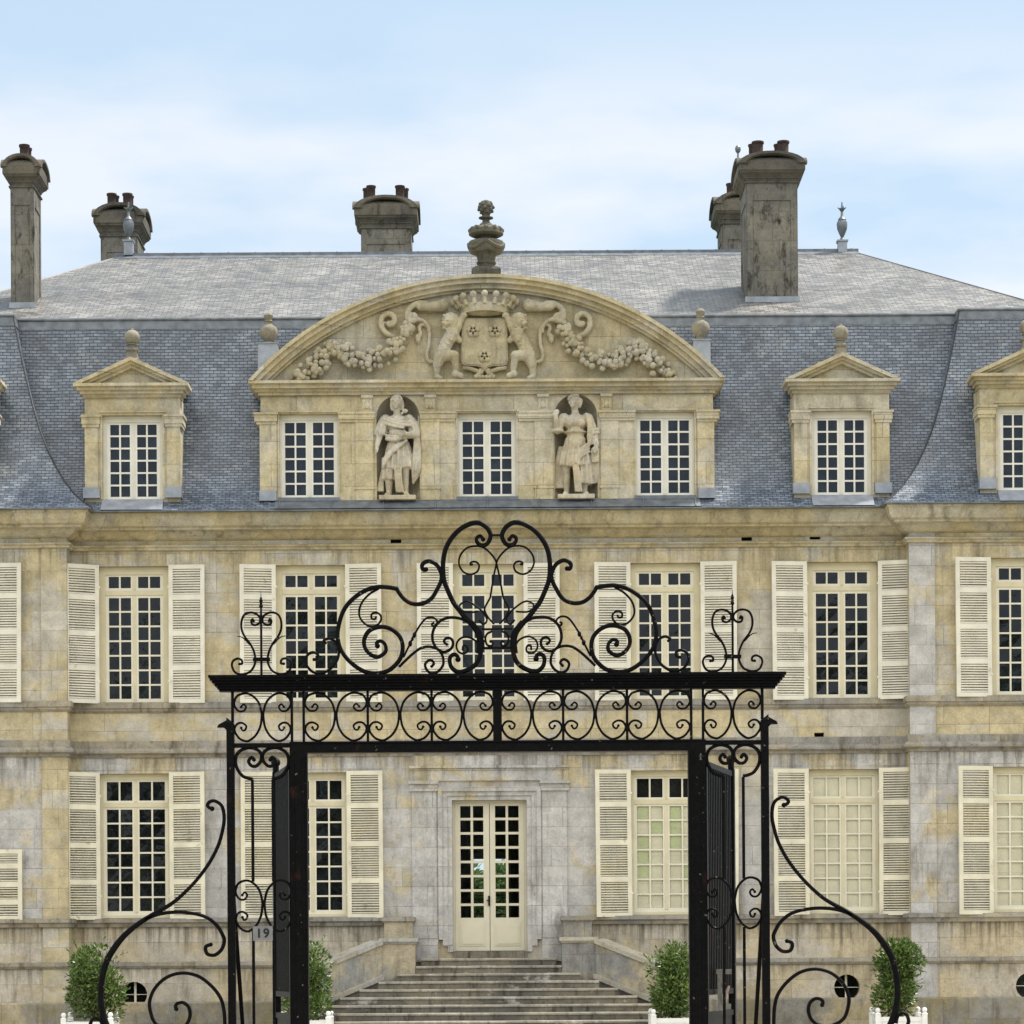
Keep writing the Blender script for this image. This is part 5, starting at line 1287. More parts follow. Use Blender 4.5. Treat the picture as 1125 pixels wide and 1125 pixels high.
        for k in range(3): fold([(0.20+0.035*k,-0.10,1.70-0.03*k),(0.25+0.03*k,-0.13,1.45),(0.24+0.03*k,-0.15,1.18),(0.27+0.02*k,-0.14,1.05)], 0.028)
        for k in range(3): fold([(-0.05+0.04*k,-0.20,0.66),(-0.03+0.045*k,-0.20,0.44),(0.0+0.05*k,-0.14,0.10)], 0.027)
        for k in range(5): fold([(-0.20-0.025*k,0.06,1.05),(-0.25-0.035*k,0.07,0.62),(-0.27-0.045*k,0.05,0.20)], 0.036)
        for k in range(4): fold([(0.33+0.03*k,-0.06,0.72),(0.34+0.035*k,-0.05,0.5),(0.35+0.03*k,0.0,0.30)], 0.028)
    b.box(-0.36, 0.36, -0.25, 0.2, -0.05, 0.045)
    return b
zst = ZD(547)
for s, kd, px_, lab in ((-1, 0, 436.5, 'draped stone statue with one arm hanging and a hand at its waist'),
                        (1, 1, 632.5, 'stone statue in a breastplate with one forearm raised beside its shoulder')):
    o = sculpt(statue(kd), 'stone_statue', M['statue'], 0.0135, None, 1)
    X0, _ = W(px_, 490, dD); o.location = (X0, yD+0.06, zst); o.scale = (1.04, 1.0, 1.0)
    tag(o, lab, 'statue', 'statues in the niches')

# ================================================================== STAIRCASE
ST = empty('stone_staircase', (0, 0, 0)); tag(ST, 'flared flight of worn lichen-spotted stone steps between sloping cheek walls', 'staircase')
NS = 12; top = 1.735; rise = 0.1515
xoff = -0.03
for k in range(NS):
    zt_ = top - k*rise; hw_ = 1.36 + (0 if k == 0 else 0.10 if k == 1 else 0.10 + 0.362*(k-1)); yf = -0.62 - 0.335*k
    m = MB()
    yb_ = -0.0 if k < 2 else yf+0.45
    n = 14; jit = [rnd.uniform(-0.008, 0.008) for _ in range(n+1)]
    lo = zt_-rise-0.02
    # tread with a worn nosing: slightly wavy front edge, rounded arris
    rowsx = [xoff - hw_ + 2*hw_*i/n for i in range(n+1)]
    prof = [(0.0, lo-zt_), (0.0, -0.05), (-0.022, -0.045), (-0.026, -0.014), (-0.014, 0.0), (0.05, 0.002)]
    vs = [(x, yf+p[0]+jit[i], zt_+p[1]+jit[i]*0.35*(1 if p[1] > -0.06 else 0)) for i, x in enumerate(rowsx) for p in prof] 
    q = len(prof); fs = [(i*q+j, (i+1)*q+j, (i+1)*q+j+1, i*q+j+1) for i in range(n) for j in range(q-1)]
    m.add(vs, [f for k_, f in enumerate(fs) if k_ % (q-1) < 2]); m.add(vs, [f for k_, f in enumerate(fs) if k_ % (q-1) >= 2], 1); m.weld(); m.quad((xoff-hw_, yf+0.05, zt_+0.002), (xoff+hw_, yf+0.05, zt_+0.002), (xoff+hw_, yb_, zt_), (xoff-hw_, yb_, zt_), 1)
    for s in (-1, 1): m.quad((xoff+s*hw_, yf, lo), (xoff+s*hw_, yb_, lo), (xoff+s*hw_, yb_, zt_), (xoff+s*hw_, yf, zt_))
    m.build('step', [M['step'], M['tread']], ST)  # risers toned as shaded, treads and nosings as lit
for s in (-1, 1):
    m = MB()       # pier
    a, b_ = sorted((s*1.47+xoff, s*2.14+xoff)); yy = -0.95
    m.box(a, b_, yy, 0, 0.9, Z(1036, 59)); 
    m.box(a+0.04, b_-0.06, yy+0.3, 0, Z(1030, 59), Z(1011, 59)); 
    m.build('pier', M['cheek'], ST)
    m = MB(); m.box(a-0.01, b_-0.01, yy+0.25, 0, Z(1011, 59), Z(1006.5, 59)); m.box(a+0.015, b_-0.035, yy+0.28, 0, Z(1012.5, 59), Z(1011, 59)); m.build('pier_cap', M['string'], ST)
    m = MB(); m.box(a-0.05, b_+0.05, yy-0.06, 0, Z(1034, 59), Z(1030, 59)); m.box(a-0.025, b_+0.025, yy-0.03, 0, Z(1036, 59), Z(1034, 59)); m.build('pier_cap', M['coping'], ST)
    # sloping cheek wall, flaring outwards
    p0 = Vector((s*2.14+xoff, -0.98)); p1 = Vector((s*3.60+xoff, -2.30)); dv = (p1-p0).normalized(); nv = Vector((-dv.y, dv.x)); 
    if nv.y < 0: nv = -nv
    zt0, zt1 = Z(1032, 59), Z(1032, 59)-0.62; th = 0.30
    def wall(mb, o0, o1, h0a, h0b, h1a, h1b):
        A_, B_ = p0 + nv*o0, p1 + nv*o0; C2, D2 = p1 + nv*o1, p0 + nv*o1
        vs = [(A_.x,A_.y,h0a),(B_.x,B_.y,h1a),(C2.x,C2.y,h1a),(D2.x,D2.y,h0a),(A_.x,A_.y,h0b),(B_.x,B_.y,h1b),(C2.x,C2.y,h1b),(D2.x,D2.y,h0b)]
        mb.add(vs, [(0,1,5,4),(1,2,6,5),(2,3,7,6),(3,0,4,7),(4,5,6,7),(3,2,1,0)])
    m = MB(); wall(m, 0, th, 0, zt0-0.09, 0, zt1-0.09); m.build('cheek_wall', M['cheek'], ST)
    m = MB(); wall(m, -0.05, th+0.05, zt0-0.09, zt0, zt1-0.09, zt1); m.build('coping', M['coping'], ST)
    m = MB(); wall(m, -0.07, 0, zt0-0.80, zt0-0.70, max(0.02, zt1-0.80), max(0.06, zt1-0.70)); m.build('stringer', M['coping'], ST)

# ================================================================== PLANTERS AND BUSHES
def planter_proto():
    p = empty('planter'); hw_, hh = 0.44, 0.57
    for sx, sy in ((0,-1),(0,1),(-1,0),(1,0)):
        m = MB()
        if sx == 0:
            m.box(-hw_+0.05, hw_-0.05, sy*hw_-0.02 if sy > 0 else sy*hw_, sy*hw_ if sy > 0 else sy*hw_+0.02, 0.08, hh-0.015)
            yy = sy*(hw_+0.006)
            a, b_ = sorted((sy*hw_, sy*(hw_+0.012)))
            m.box(-hw_+0.05, hw_-0.05, a, b_, hh-0.09, hh); m.box(-hw_+0.05, hw_-0.05, a, b_, 0.08, 0.17)
            for k in range(8):
                x = -hw_+0.10+k*0.097; m.box(x, x+0.088, min(sy*hw_, sy*(hw_+0.006)), max(sy*hw_, sy*(hw_+0.006)), 0.18, hh-0.10)
        else:
            a, b_ = sorted((sx*hw_, sx*(hw_-0.02))); m.box(a, b_, -hw_+0.05, hw_-0.05, 0.08, hh)
            a, b_ = sorted((sx*hw_, sx*(hw_+0.012))); m.box(a, b_, -hw_+0.05, hw_-0.05, hh-0.09, hh); m.box(a, b_, -hw_+0.05, hw_-0.05, 0.08, 0.17)
        m.build('side_panel', M['white'], p)
    for sx in (-1, 1):
        for sy in (-1, 1):
            m = MB(); m.box(sx*hw_-0.05, sx*hw_+0.05, sy*hw_-0.05, sy*hw_+0.05, 0, hh+0.045)
            m.square(sx*hw_, sy*hw_, [(0.05,0.05,hh+0.045),(0.058,0.058,hh+0.052),(0.04,0.04,hh+0.07),(0.022,0.022,hh+0.085),(0.022,0.022,hh+0.09)]); m.ball((sx*hw_, sy*hw_, hh+0.125), 0.05, 12, 8)
            m.build('corner_post', M['white'], p, smooth=True)
    m = MB(); m.box(-hw_+0.02, hw_-0.02, -hw_+0.02, hw_-0.02, hh-0.12, hh-0.06); m.build('soil', M['bark'], p)
    return p
def copy_tree(o, parent=None):
    c = o.copy(); COL.objects.link(c)
    if parent: c.parent = parent
    for ch in [x for x in o.children]: copy_tree(ch, c)
    return c
def leaf_cloud(mb, n, fn, size, rr, mi=0):
    for _ in range(n):
        p, nrm = fn()
        d = (nrm + Vector((rr.uniform(-1,1), rr.uniform(-1,1), rr.uniform(-0.4,1.2)))*0.9).normalized()
        t = d.cross(Vector((rr.uniform(-1,1), rr.uniform(-1,1), rr.uniform(-1,1)))).normalized(); L_ = size*rr.uniform(0.7,1.3); wd = L_*0.42
        up = d.cross(t).normalized()
        a = p; b = p + t*wd*0.5 + d*L_*0.5 + up*0.1*L_; c = p + d*L_; e_ = p - t*wd*0.5 + d*L_*0.5 + up*0.1*L_
        mb.add([a, b, c, e_], [(0,1,2,3)], mi)
def bush(seed):
    rr = random.Random(seed); mb = MB()
    H, Rb = 1.46, 0.57
    lobes = [(Vector((rr.uniform(-.27,.27), rr.uniform(-.27,.27), 0.2+1.05*rr.random())), rr.uniform(0.20,0.36)) for _ in range(24)]
    def fn():
        c, r = rr.choice(lobes); u_ = Vector((rr.gauss(0,1), rr.gauss(0,1), rr.gauss(0,1))).normalized()
        p = c + u_*r*rr.uniform(0.62,1.04)
        k = Rb*(0.85+0.15*min(1, p.z/0.4) if p.z < 0.95 else 1.0-0.62*((p.z-0.95)/0.5)**1.5)
        h = math.hypot(p.x, p.y)
        if h > k: p.x *= k/h; p.y *= k/h
        p.z = min(H, max(0.02, p.z)); return p, u_
    leaf_cloud(mb, 4700, fn, 0.092, rr)
    for _ in range(60):     # stray shoots
        c, r = rr.choice(lobes); u_ = Vector((rr.gauss(0,1), rr.gauss(0,1), abs(rr.gauss(0,1)))).normalized(); s_ = c + u_*r*1.0
        for j in range(6):
            q = s_ + u_*0.028*j; leaf_cloud(mb, 1, lambda: (q, u_), 0.07, rr)
    f = mb
    st = MB()
    for k in range(9):
        a = k*0.7; st.tube([(0.03*math.cos(a), 0.03*math.sin(a), -0.1), (0.12*math.cos(a), 0.12*math.sin(a), 0.4), (0.3*math.cos(a+0.2), 0.3*math.sin(a+0.2), 1.0)], [0.02, 0.014, 0.006], 6)
    return f, st
pd_ = 55.6
proto = planter_proto()
PLN = [(95.5, 'white wooden planter box at the far left, beyond the left gate scroll', 'clipped bay bush in the far left planter, behind the left gate scroll'),
       (335, 'white planter box partly hidden behind the left gate jamb', 'bay bush half hidden by the left gate jamb, beside the steps'),
       (743.5, 'white planter box beside the right gate jamb, in front of the cheek wall', 'bay bush between the right cheek wall of the steps and the right gate jamb'),
       (990, 'white planter box at the far right, behind the right gate scroll', 'clipped bay bush at the far right, beside the right cellar window')]
for i, (pxx, l1, l2) in enumerate(PLN):
    o = proto if i == 0 else copy_tree(proto)
    X0, _ = W(pxx, 1112, pd_); yy = pd_-60+0.44
    o.location = (X0, yy, 0.004); tag(o, l1, 'planter', 'white planter boxes in the forecourt')
    f, st = bush(31+i)
    e_ = empty('bay_bush', (X0 + (0.12 if i == 0 else 0), yy, 0.53)); tag(e_, l2, 'bush', 'bay bushes in planters')
    f.build('foliage', M['leaf'], e_); st.build('stem', M['bark'], e_)

# garden tree seen through the glazed door
gt = empty('garden_tree', (-0.3, 34, 0)); tag(gt, 'green garden tree behind the house, glimpsed through the glazed front door', 'tree')
rr = random.Random(5); mb = MB()
lob = [(Vector((rr.uniform(-1.7,1.7), rr.uniform(-1.2,1.2), rr.uniform(1.4,4.2))), rr.uniform(0.6,0.95)) for _ in range(44)]
def tf():
    c, r = rr.choice(lob); u_ = Vector((rr.gauss(0,1), rr.gauss(0,1), rr.gauss(0,1))).normalized(); return c + u_*r*rr.uniform(0.6,1.05), u_
leaf_cloud(mb, 26000, tf, 0.26, rr); mb.build('crown', M['treeleaf'], gt)
m = MB(); m.tube([(0,0,0),(0.05,0,1.2),(0,0.05,3.0)], [0.22,0.16,0.06], 8)
for k in range(5): m.tube([(0.03,0,1.2+0.3*k),(0.9*math.cos(k*1.9),0.7*math.sin(k*1.9),2.2+0.35*k)], [0.09,0.03], 6)
m.build('trunk', M['bark'], gt)

# ================================================================== WROUGHT-IRON GATE
GD = 26.0; GY = GD-60; GS = GD/F
GC = 548.2
GX = W(GC, PY, GD)[0]
GT = empty('wrought_iron_gate', (GX, GY, 0)); tag(GT, 'black wrought iron gateway with scrolled crest, its two leaves standing open', 'gate')
def gpt(x, yy):                       # reading on the left half -> gate coordinates
    a, b = W(x, yy, GD); return (a-GX, b)
def gz(yy): return CAMZ + (PY-yy)*GS
def gx(x): return (x-GC)*GS           # already levelled reading
def part(mb, name, smooth=False, label=None): return mb.build(name, M['iron'], GT, smooth, label)
def scroll(pts, wpx, dep=0.035, mir=True, blob=(0, 0), taper=None, yo=0.0, name='scroll', right=False, both=True):
    P = spline([gpt(*p) for p in pts], 7); n = len(P)
    w_ = [wpx*GS*(1.0 if not taper else taper(i/(n-1))) for i in range(n)]
    for s in ((1, -1) if both else (1,)):
        Q = [(x*s*(-1 if right else 1), z) for x, z in P]
        mb = MB(); mb.ribbon(Q, yo, w_, dep)
        for k, e in ((0, blob[0]), (-1, blob[1])):
            if e: mb.ball((Q[k][0], yo, Q[k][1]), (e*GS, dep*0.6, e*GS), 10, 6)
        part(mb, name, 'soft')
tp = lambda a, b=None: (lambda t: a + (1-a)*min(1, t/0.3) if b is None else min(a + (1-a)*min(1, t/0.25), b + (1-b)*min(1, (1-t)/0.25)))
# posts, jambs, bars
for s in (-1, 1):
    m = MB(); a, b_ = sorted((s*gx(250.7), s*gx(259))); m.box(a, b_, -0.04, 0.04, 0, gz(793)); 
    m.add([(a,-0.045,gz(793)),(b_,-0.045,gz(793)),(b_,0.045,gz(793)),(a,0.045,gz(793)),((a if s > 0 else b_),-0.03,gz(786.5)),((a if s > 0 else b_),0.03,gz(786.5))], [(0,1,4),(3,5,2),(0,4,5,3),(1,2,5,4)])
    q = [(s*gx(240.5), gz(797.5)), (s*gx(242), gz(794.5)), (s*gx(250.5), gz(790)), (s*gx(251), gz(801)), (s*gx(247.5), gz(797.5))]
    ar = sum(q[i][0]*q[(i+1) % 5][1]-q[(i+1) % 5][0]*q[i][1] for i in range(5)); q = q if ar > 0 else q[::-1]
    m.prism(q, -0.04, 0.04); part(m, 'post')
    m = MB(); a, b_ = sorted((s*gx(320.2), s*gx(339.3))); m.box(a, b_, -0.06, 0.06, 0, gz(814))
    for k in (324, 335): xx = s*gx(k); m.box(xx-0.008, xx+0.008, -0.068, -0.06, 0, gz(828))
    part(m, 'jamb')
    m = MB(); xx = s*gx(257.3); m.box(xx-0.012, xx+0.012, -0.02, 0.02, gz(792), gz(758)); part(m, 'frieze_bar')
    for xb in (322.4, 335.4, 405.8, 476):
        m = MB(); xx = s*gx(xb); m.box(xx-0.011, xx+0.011, -0.02, 0.02, gz(815), gz(757)); part(m, 'frieze_bar')
    m = MB(); a, b_ = sorted((s*gx(258.5), s*gx(321))); m.box(a, b_, -0.03, 0.03, gz(819.8), gz(815)); part(m, 'side_rail')
m = MB(); m.box(gx(543.4), -gx(543.4), -0.04, 0.04, gz(815), gz(757)); part(m, 'centre_bar')
m = MB(); m.box(gx(320), -gx(320), -0.055, 0.055, gz(826.3), gz(814.2)); m.box(gx(320), -gx(320), -0.065, 0.065, gz(816), gz(814)); part(m, 'lintel')
m = MB()
for hw_, dy, za, zb in ((305, 0.05, 758.5, 755.8), (307, 0.065, 755.8, 753), (309.5, 0.08, 753, 750), (312, 0.10, 750, 747), (314.5, 0.12, 747, 744.2), (316, 0.135, 744.2, 741.2)):
    m.box(-hw_*GS, hw_*GS, -dy, dy, gz(za), gz(zb))
part(m, 'top_cornice')
# frieze C-scrolls
Cn = [(325,378),(350,350),(375,380),(350,420),(300,420),(262,370),(258,320),(290,258),(370,232),(440,260),(500,330),(528,430),(530,490),(515,590),(470,680),(410,732),(370,742),(310,715),(265,650),(260,600),(290,555),(335,548),(375,580),(365,620),(340,628),(325,600)]
def cscroll(xa, xb, ytop, ybot, flip, wpx=2.5, dep=0.028, yo=0.0):
    P = []
    for cx_, cy_ in Cn:
        u_, v_ = (cx_-258)/(530-258), (cy_-232)/(742-232)
        if flip: u_ = 1-u_
        P.append((gx(xa + u_*(xb-xa)), gz(ytop + v_*(ybot-ytop))))
    Q = spline(P, 5); mb = MB(); n = len(Q)
    mb.ribbon(Q, yo, [wpx*GS*(0.75+0.25*min(1, 4*min(i, n-1-i)/n)) for i in range(n)], dep)
    for k in (0, -1): mb.ball((Q[k][0], yo, Q[k][1]), (0.013, 0.016, 0.013), 8, 6)
    part(mb, 'frieze_scroll', 'soft')
bays = [(259, 321.3), (336.6, 404.6), (407, 474.8), (477.2, 543.2)]
for xa, xb in bays:
    mid = (xa+xb)/2
    for (p, q, fl) in ((xa+0.3, mid-1, False), (mid+1, xb-0.3, True)):
        cscroll(p, q, 760, 812.6, fl)
        cscroll(2*GC-q, 2*GC-p, 760, 812.6, not fl)
# crest
crest = [(530.8,592.6),(527.6,589),(523.6,591.4),(524,595.4),(528,599),(533.6,598.6),(537.6,593.8),(538.8,587.4),(535.2,580.2),(528.8,575.4),(523.2,574.4),(516,575.8),(505.6,581.4),(496,591.4),(489.6,603.4),(487,616.2),(486.8,627.4),(487.8,637),(490.4,645),(497.6,661),(503.6,669.2),(509.8,677.2),(517,684.5),(524,691),(528,698),(529,708),(527,722),(521.5,731),(511,737),(502.4,738),(496,733),(494,726),(495.2,721.2),(499.2,719),(502.6,721),(503.2,724.4)]
scroll(crest, 5.2, 0.05, blob=(2.6, 3.2), taper=tp(0.65, 0.75))
scroll([(517,684),(522,690),(526,697),(527.5,706),(526.5,718)], 7.0, 0.055, name='crest_stem')
m = MB(); a, _ = gpt(539, 588); m.box(a, -a, -0.015, 0.015, gz(589.2), gz(587)); part(m, 'tie_bar')
scroll([(518.8,620.2),(516.8,620.5),(517.2,618.2),(520.8,617),(524.8,618.6),(526.4,622.6),(524,628.2),(516.8,631.2),(509.6,628.6),(505.2,622.6),(504.2,616.2),(506.4,609),(512.8,602.2),(520.8,600),(529.6,601),(536.8,605.8),(544,614.8),(546.6,624.2),(548.8,633.8),(552,652),(553.2,657.2),(557.2,664.4),(559,670),(555.5,678),(549.5,684.6)], 2.1, 0.022, blob=(1.3, 1.5), name='thin_scroll')
scroll([(525,672),(519,672.6),(511.5,672.4),(506,669),(505.4,664.6),(511.2,661),(516.8,662),(523,666),(530,672),(535,681),(531,686),(527,682)], 2.0, 0.022, blob=(0, 1.4), name='thin_scroll')
scroll([(540.8,693.6),(535.2,696.4),(533.2,702),(535.2,708.4),(540,709.6),(541.4,706),(539.2,704.6)], 2.3, 0.025, blob=(0, 1.8), name='thin_scroll')
m = MB(); a, _ = gpt(529, 700); m.box(a, -a, -0.016, 0.016, gz(713.5), gz(710.7)); part(m, 'tie_bar'); m = MB(); m.box(a, -a, -0.014, 0.014, gz(692.4), gz(690.2)); part(m, 'tie_bar')
scroll([(490.8,708),(488.4,706),(488,703.6),(491.2,700.8),(495.2,701.6),(497.6,705.2),(496.8,710.8),(492,715.2),(485.6,716),(479.2,711.6),(475.6,704.4),(475.2,696.4),(478,688.4),(484,682),(492,678.8),(500,678.6),(508,680.4),(515.2,684.6),(521,691),(526,700)], 3.1, 0.035, blob=(1.8, 0), taper=tp(0.8))
scroll([(583.6,713.2),(583.2,709.6),(580,709.2),(578.2,712.4),(579.2,716),(584,717.6),(588.8,714.8),(590.6,709.2),(588.8,703.6),(584,700),(578.4,699.4),(572,702),(568,706),(565,714)], 2.2, 0.024, blob=(1.4, 0), name='thin_scroll')
scroll([(618,731.2),(615.6,728.4),(616.8,725.6),(620,724.4),(624,726.8),(625.2,730.8),(622.4,736.4),(616.8,738.8),(610.4,736.4),(605.6,730),(605.2,723.6),(607.2,717.2),(612,712),(620,709.6),(629,710.8),(638,716.7),(647.3,725),(654,731.5)], 2.9, 0.03, blob=(1.8, 0))
leafp = [(615.4,683.6),(617.2,684.6),(616.4,686.8),(613.2,686.4),(611.2,682.8),(612.8,679.4),(617.6,677.2),(624,678.8),(630,685.6),(637,697),(642.7,708.6),(649,721)]
scroll(leafp, 2.2, 0.024, blob=(1.2, 0), name='thin_scroll')
for s in (1, -1):
    m = MB()
    for (x, yy, e) in ((636.5,696.5,2.2),(638.8,700.8,1.6),(641.3,706,2.3)):
        a, b_ = gpt(x, yy); m.ball((a*s, 0, b_), (e*GS, e*GS, e*GS*1.5), 8, 6)
    part(m, 'bud', 'soft')
side = [(414.7,709.7),(413.6,706.5),(418.2,704.3),(423.2,708.5),(423.4,716.2),(414.7,721.9),(405.5,717.8),(400.3,709.7),(400.8,700.5),(406.6,692.4),(418.2,688.7),(429.7,691.2),(439,699.3),(442.4,709.7),(440.7,721.3),(435.5,729.4),(426.3,736.9),(413.6,739.8),(399.7,737.5),(385.8,728.2),(375.4,715.5),(371.1,701.6),(372,687.8),(377.7,670.4),(388.1,657.7),(402,648.5),(414.7,645),(426.3,645.3),(436.4,647)]
scroll(side, 4.6, 0.048, blob=(3.0, 0), taper=tp(0.75))
scroll([(435.6,646.6),(438.5,651.5),(443.6,657.7),(450.5,662.4),(458.6,663.9),(467.9,661.8),(474.8,656.6),(480,648),(483.6,640.8),(485.2,633.8),(483.4,626.6),(479.2,620.2),(472,616.6),(466,618.2),(463.6,621.8),(464.8,625.6),(468,625.6)], 4.4, 0.048, blob=(2.6, 2.7))
scroll([(415.9,646.8),(405.5,653.1),(397.4,662.4),(394.5,672.8),(396.8,680.8),(404.3,687.4),(413,687.4),(418.2,682),(418.2,676.2),(413,672.8),(408.4,675),(408.4,679.5),(412,680.2),(413,678)], 2.3, 0.024, blob=(0, 1.4), name='thin_scroll')
scroll([(357.5,706.3),(355.8,703.8),(361.6,701.6),(368.5,705.1),(372,713.2),(371.4,722.4),(366.2,731.7),(357,738.4),(349,739.6),(342.5,737.4),(337.6,732),(335.8,725.8),(338.2,719.2),(344.5,716.8),(349.4,719.6),(348.6,724),(345,724.6)], 3.0, 0.034, blob=(1.8, 1.9))
# little side finials
fc = 287.2
def fin(s):
    ly = [(278.6,682.3),(277.6,680.4),(276,682.3),(277.3,686),(281.6,686.6),(285.4,683.5),(285.4,678.5),(281,674.2),(274.8,673),(268.6,675.4),(265.4,682.3),(265.4,691),(268.6,699),(274.8,707.2),(279,715.9),(280.6,724.6),(279,732),(274.2,738.3),(266,740.8),(258.6,738.9),(254.9,732),(256,726.4),(261,723.6),(265.4,725.2),(266,729),(263,729.5)]
    lf = [(260.5,699),(264.8,699.7),(268.6,702.2),(274.2,708)]
    root = MB(); x0, z0_ = gpt(286.3, 650.5); x1, z1_ = gpt(287.6, 742); xm = (x0+x1)/2*s
    root.tube([(xm, 0, z1_), (xm, 0, gz(672)), (xm, 0, gz(661)), (xm, 0, gz(650.5-1.6))], [0.011, 0.010, 0.008, 0.001], 8)
    for yy, e in ((666, 2.2), (663, 1.7), (660, 2.0), (657.5, 1.4)): root.ball((xm, 0, gz(yy-1.6)), (e*GS, e*GS, e*GS*1.1), 8, 6)
    fo = part(root, 'crest_finial', 'soft')
    fx0 = gpt(fc, 700)[0]
    for mm in (1, -1):
        for pts, wd in ((ly, 2.4), (lf, 1.8)):
            P = spline([gpt(*p) for p in pts], 6); Q = [((fx0 + (x-fx0)*mm)*s, z) for x, z in P]; n = len(Q)
            mb = MB(); mb.ribbon(Q, 0.0, [wd*GS*((0.3+0.7*i/n) if pts is lf else 1) for i in range(n)], 0.026)
            if pts is ly:
                for k in (0, -1): mb.ball((Q[k][0], 0, Q[k][1]), (1.6*GS, 0.017, 1.6*GS), 8, 6)
            mb.build('scroll', M['iron'], fo, 'soft')
    m = MB(); a, b_ = sorted(((fx0-0.075)*s, (fx0+0.075)*s)); m.box(a, b_, -0.02, 0.02, gz(725), gz(721)); m.build('collar', M['iron'], fo)
for s in (1, -1): fin(s)
# side panels: hearts, lances and C-scrolls
pc = 290.0
for s in (1, -1):
    hp = [(279,834.7),(276.4,832),(273.2,836.3),(275.9,841),(281.2,841.7),(286.5,836.3),(287,828.9),(282.3,823.5),(272.7,821.6),(263,825.7),(259,833),(259.9,842.7),(265.2,851.3),(271,854.6),(277.5,856)]
    cxp = gpt(288, 840)[0]
    for mm in (1, -1):
        P = spline([gpt(*p) for p in hp], 6); Q = [((cxp + (x-cxp)*mm)*s, z) for x, z in P]
        mb = MB(); mb.ribbon(Q, 0.0, 3.6*GS, 0.04); mb.ball((Q[0][0], 0, Q[0][1]), (2.3*GS, 0.02, 2.3*GS), 8, 6); part(mb, 'panel_scroll', 'soft')
    for xb in (278.6, 301.0):
        m = MB(); xx = s*gx(xb); m.box(xx-0.0125, xx+0.0125, -0.0125, 0.0125, gz(967), gz(855)); part(m, 'lance_bar')
        m = MB(); m.box(xx-0.0125, xx+0.0125, -0.0125, 0.0125, 0.25, gz(1020)); part(m, 'lance_bar')
    for (a, b_, fl) in ((259.5, 288.6, False), (291.2, 320.3, True)):
        if s > 0: cscroll(a, b_, 965.6, 1021.5, fl, 2.6)
        else: cscroll(2*GC-b_, 2*GC-a, 965.6, 1021.5, not fl, 2.6)
    m = MB(); a, b_ = sorted((s*gx(258.5), s*gx(321))); m.box(a, b_, -0.025, 0.025, 0.20, 0.25); part(m, 'bottom_rail')
    # back stay
    m = MB(); m.bar((s*gx(256), 0.04, gz(975)), (s*(gx(256)-0.05*0), 1.75, 0.0), 0.017, 0.017); part(m, 'back_stay')
    # flanking scroll brackets
for pts, wd, bl, tpp in (
    ([(233,888.5),(229.4,887),(228,884.2),(230.9,880.7),(236.6,880.2),(243.7,885.6),(246.2,897),(245,909.8),(239.4,929.7),(228,951),(211,972.4),(191,991),(171,1003),(154,1013.7),(138,1026.5),(126,1041),(117,1057),(112,1076),(110.7,1097.5),(112.8,1113),(117,1126),(124,1140),(135,1152),(150,1158)], 4.3, (2.8, 0), lambda t: 0.85+0.75*min(1, max(0, (t-0.45)/0.2))),
    ([(160,1010),(171,1005.4),(185.3,1002.6),(205,1002.6),(225,1007),(238,1016.5),(245,1028),(246.3,1034),(243.7,1042.7),(236.6,1049),(228.7,1048.6),(225.9,1044),(226.6,1039.6),(231.5,1037.8)], 3.9, (0, 2.4), None),
    ([(193.6,1108.5),(193,1105),(196,1102),(201.7,1101.7),(207.4,1106.7),(208.8,1116),(205.3,1125),(198,1130),(185,1131.6),(171,1124.5),(165.4,1111.7),(164.7,1098.9),(171,1084.7),(184,1073.3),(201,1069),(218,1072.6),(232.3,1083.2),(242,1096),(245.8,1108.8),(247,1124),(247,1140)], 3.7, (2.6, 0), None),
    ([(113,1130),(111,1122),(106,1118.5),(101,1121),(99,1128),(102,1134)], 3.6, (0, 2.4), None)):
    scroll(pts, wd, 0.045, blob=bl, taper=tpp, name='flank_scroll')
for s in (1, -1):
    m = MB(); a, b_ = sorted((s*gx(95), s*gx(251))); m.box(a, b_, -0.03, 0.03, gz(1160), gz(1155)); xx = s*gx(104); m.box(xx-0.03, xx+0.03, -0.03, 0.03, 0, gz(1160)); part(m, 'flank_rail')
